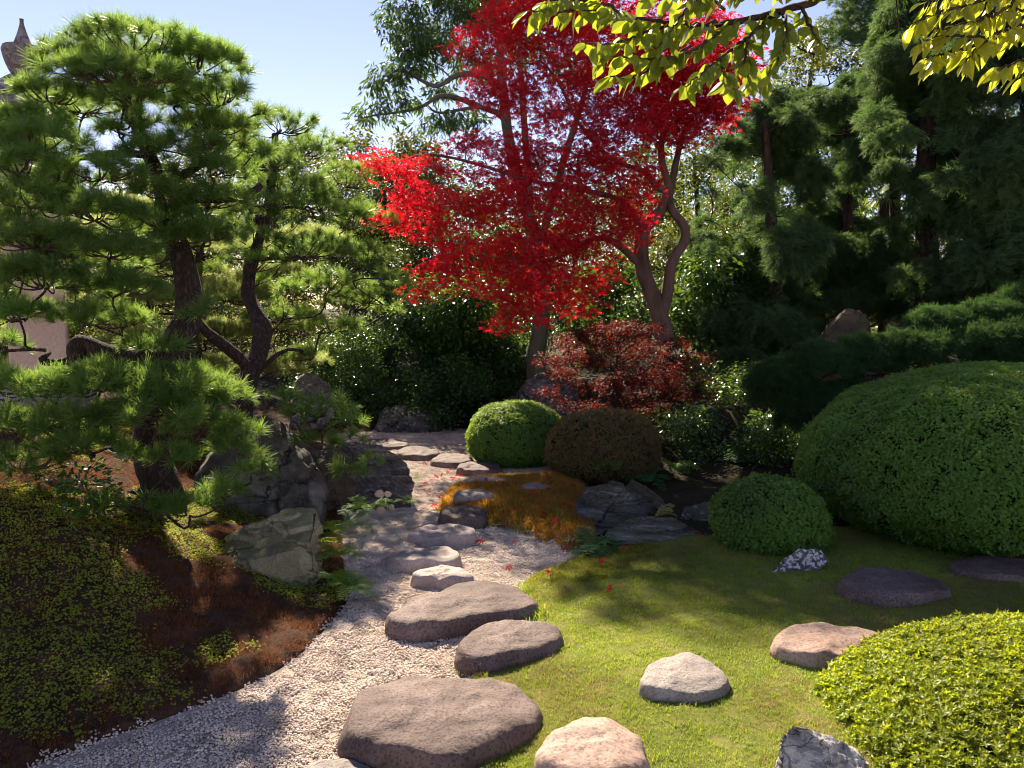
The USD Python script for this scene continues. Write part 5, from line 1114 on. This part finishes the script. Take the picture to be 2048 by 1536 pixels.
# ------------------------------------------------------------------ fallen maple leaves
def fallen(pts, label, group, seed, zoff=0.016, r=0.041, at3=None, m='fallen_leaf'):
    rng = np.random.default_rng(seed)
    q = hit([p[0] for p in pts], [p[1] for p in pts]) if at3 is None else at3
    for c in q:
        v, f = maple_shape(r * rng.uniform(0.8, 1.25))
        v[:, 2] *= rng.uniform(0.4, 2.4)
        R = Rotation.from_euler('zxy', [rng.uniform(0, 6.28), rng.normal(0, 0.45), rng.normal(0, 0.45)])
        v = R.apply(v)
        v[:, 2] -= v[:, 2].min()
        tag(obj('fallen_leaf', (v + c + [0, 0, zoff], f), M[m]), label, 'leaf', group)
fallen([(872, 963), (853, 972), (845, 980), (864, 966), (884, 960), (906, 961), (896, 953), (906, 942), (869, 1021), (876, 1002), (880, 992), (915, 958), (858, 990), (925, 908), (893, 898), (700, 1010), (850, 935)], 'small fallen red maple leaf on the gravel left of the orange moss', 'red leaves on the gravel left of the orange moss', 1)
fallen([(971, 976), (979, 988), (997, 974), (1004, 985), (1054, 1008), (1067, 1004), (1098, 994), (1080, 1024), (1124, 1025), (1143, 1031), (1145, 988), (1097, 972), (1001, 1041), (1114, 1062), (1040, 1030), (1088, 1045)], 'small fallen red maple leaf resting on the orange moss', 'red leaves on the orange moss', 2, 0.05)
fallen([(960, 1057), (1009, 1065), (1031, 1094), (965, 1093), (957, 1091), (1130, 1091), (1132, 1108), (1017, 1147), (1145, 1092), (848, 1093)], 'small fallen red maple leaf on the gravel below the orange moss', 'red leaves on the gravel below the orange moss', 3)
fallen([(1200, 1135), (1248, 1111), (1222, 1194), (1392, 1075), (1100, 1160)], 'fallen dark red maple leaf on the lawn near the far edge', 'red leaves on the lawn', 4, 0.02)
dome_hits = np.array([at(p[0], p[1], y) for p, y in (((1008, 846), 7.95), ((1016, 855), 7.90), ((1010, 868), 7.86), ((998, 842), 7.98), ((1024, 846), 7.95), ((1020, 866), 7.87))])
fallen(None, 'fallen orange red leaf lying on the clipped green dome in the middle', 'leaves on the middle dome', 5, 0.0, 0.032, dome_hits)

# ------------------------------------------------------------------ branches of the tree overhead, near the camera
def extra(rng, above):
    """leaf places on the part of the branch above the view"""
    out = []
    for x0, x1, n in above:
        for _ in range(n):
            p = at(rng.uniform(x0, x1), rng.uniform(-420, -60), rng.uniform(2.0, 2.8))
            out.append((p, rng.normal(0, 1, 3), rng.choice([-1, 1])))
    return out
def overhang(name, label, stems, m, seed, n_max, ln=0.062, gap=0.030, down=0.9, wd=0.46, above=(), n_more=340):
    rng = np.random.default_rng(seed)
    t = thing(name, label, 'branch', at(*map(float, stems[0][0][:3])))
    L_ = []
    for S in stems:
        pts = np.array([at(float(a), float(b), float(c)) for a, b, c in S[:-1]])
        r0 = S[-1]
        c = spline(pts, 8 * len(pts))
        c[1:-1] += rng.normal(0, 0.002, c[1:-1].shape)
        obj('twig', tube(c, np.linspace(r0, 0.0016, len(c)), 7, seed, 0.15), M['dark_bark'], t, sm=True)
        if r0 > 0.011:
            c = c[len(c) // 3:]
        s = np.r_[0, np.cumsum(np.linalg.norm(np.diff(c, axis=0), axis=1))]
        side = 1
        for q in np.arange(0.02, s[-1], gap):
            p = np.array([np.interp(q, s, c[:, k]) for k in range(3)])
            k = min(len(c) - 2, int(np.searchsorted(s, q)))
            L_.append((p, c[k + 1] - c[k], side)); side = -side
        L_.append((c[-1], c[-1] - c[-2], 1))
    rng.shuffle(L_)
    more = []
    for qi, (p, tg, sd) in enumerate(L_[:n_max + n_more] + extra(rng, above)):
        tg = tg / np.linalg.norm(tg)
        lat = np.cross(tg, [0, 0, 1.0]); lat /= np.linalg.norm(lat) + 1e-9
        x = tg * rng.uniform(0.2, 0.9) + lat * sd * rng.uniform(0.1, 0.9) + np.array([0, 0, -rng.uniform(0.25, down + 0.3)]) + rng.normal(0, 0.2, 3)
        z = np.array([rng.normal(0, 0.7), rng.normal(-0.3, 0.7), 0.9])
        R = leaf_rot(x[None], z[None])[0]
        l = ln * rng.uniform(0.65, 1.15)
        v, f = leaf_shape(l, l * wd * rng.uniform(0.85, 1.15), rng.uniform(0.1, 0.5), rng.uniform(0.05, 0.35), 5)
        st = tube([p, p + x / np.linalg.norm(x) * 0.008], 0.0011, 4)
        lf = cat([xf((v + [0.007, 0, 0], f), R, p), st])
        if qi < min(n_max, len(L_)):
            obj('leaf', lf, M[m], t)
        else:
            more.append(lf)
    if more:
        tag(obj('foliage', cat(more), M[m], t), kind='stuff')
overhang('overhanging_branch', 'leafy green branch hanging into the top of the view before the maple', [
    [(1760, -60, 2.2), (1660, -10, 2.15), (1560, 22, 2.1), (1450, 48, 2.05), (1350, 46, 2.0), (1250, 30, 1.95), (1150, 20, 1.9), 0.013],
    [(1450, 48, 2.05), (1400, 92, 2.0), (1330, 118, 1.95), (1260, 115, 1.92), (1200, 118, 1.9), 0.005], [(1380, 92, 2.0), (1310, 135, 1.95), (1270, 150, 1.93), (1220, 152, 1.9), 0.004],
    [(1560, 22, 2.1), (1500, 70, 2.05), (1440, 118, 2.0), (1400, 150, 1.95), (1370, 172, 1.95), 0.006], [(1350, 46, 2.0), (1280, 70, 1.95), (1210, 88, 1.9), (1170, 85, 1.9), 0.004],
    [(1600, 8, 2.1), (1620, 50, 2.05), (1640, 85, 2.0), 0.005], [(1500, 70, 2.05), (1490, 120, 2.0), (1500, 165, 2.0), 0.004], [(1560, 22, 2.1), (1570, 80, 2.0), (1550, 130, 1.98), (1530, 160, 1.98), 0.004],
    [(1250, 30, 1.95), (1190, 4, 1.9), (1130, -2, 1.9), (1090, 6, 1.88), 0.004], [(1150, 20, 1.9), (1100, 24, 1.9), (1060, 20, 1.88), 0.003], [(1660, -10, 2.15), (1600, -30, 2.05), (1500, -20, 2.0), (1400, -8, 1.95), (1300, -10, 1.95), 0.006],
    [(1440, 118, 2.0), (1450, 150, 1.98), (1470, 178, 1.98), 0.003], [(1450, 20, 2.0), (1380, 10, 1.96), (1330, 80, 1.95), (1300, 95, 1.95), 0.004]],
    'overhang_leaf', 501, 300, 0.049, 0.0095, down=0.5, wd=0.56, above=((1050, 1800, 420),))
overhang('overhanging_branch', 'branch of yellow green leaves reaching in at the top right corner', [
    [(2160, 20, 2.0), (2060, 50, 1.98), (1980, 80, 1.95), (1910, 105, 1.92), (1860, 128, 1.9), 0.009], [(2160, -40, 2.0), (2040, -20, 1.95), (1950, 5, 1.92), (1880, 25, 1.9), (1825, 48, 1.9), 0.007],
    [(2160, 90, 2.0), (2080, 110, 1.95), (2030, 125, 1.92), (1990, 140, 1.9), 0.006], [(1980, 80, 1.95), (1930, 72, 1.9), (1880, 74, 1.9), (1840, 88, 1.88), 0.004], [(2040, -20, 1.95), (1990, 30, 1.9), (1930, 48, 1.9), (1870, 58, 1.9), 0.004],
    [(2060, 50, 1.98), (2010, 60, 1.92), (1950, 100, 1.9), (1930, 125, 1.9), 0.004], [(2100, 0, 2.0), (2060, 20, 1.95), (2010, 24, 1.92), (1960, 36, 1.9), 0.004], [(2080, -40, 2.0), (1980, -30, 1.95), (1900, -12, 1.9), (1850, 6, 1.9), 0.004], [(2140, 130, 1.95), (2080, 140, 1.92), (2040, 150, 1.9), 0.004],
    [(1910, 105, 1.92), (1880, 110, 1.9), (1850, 120, 1.9), 0.003]],
    'overhang_yellow', 502, 300, 0.049, 0.009, 0.6, 0.40, above=((1850, 2200, 60),))
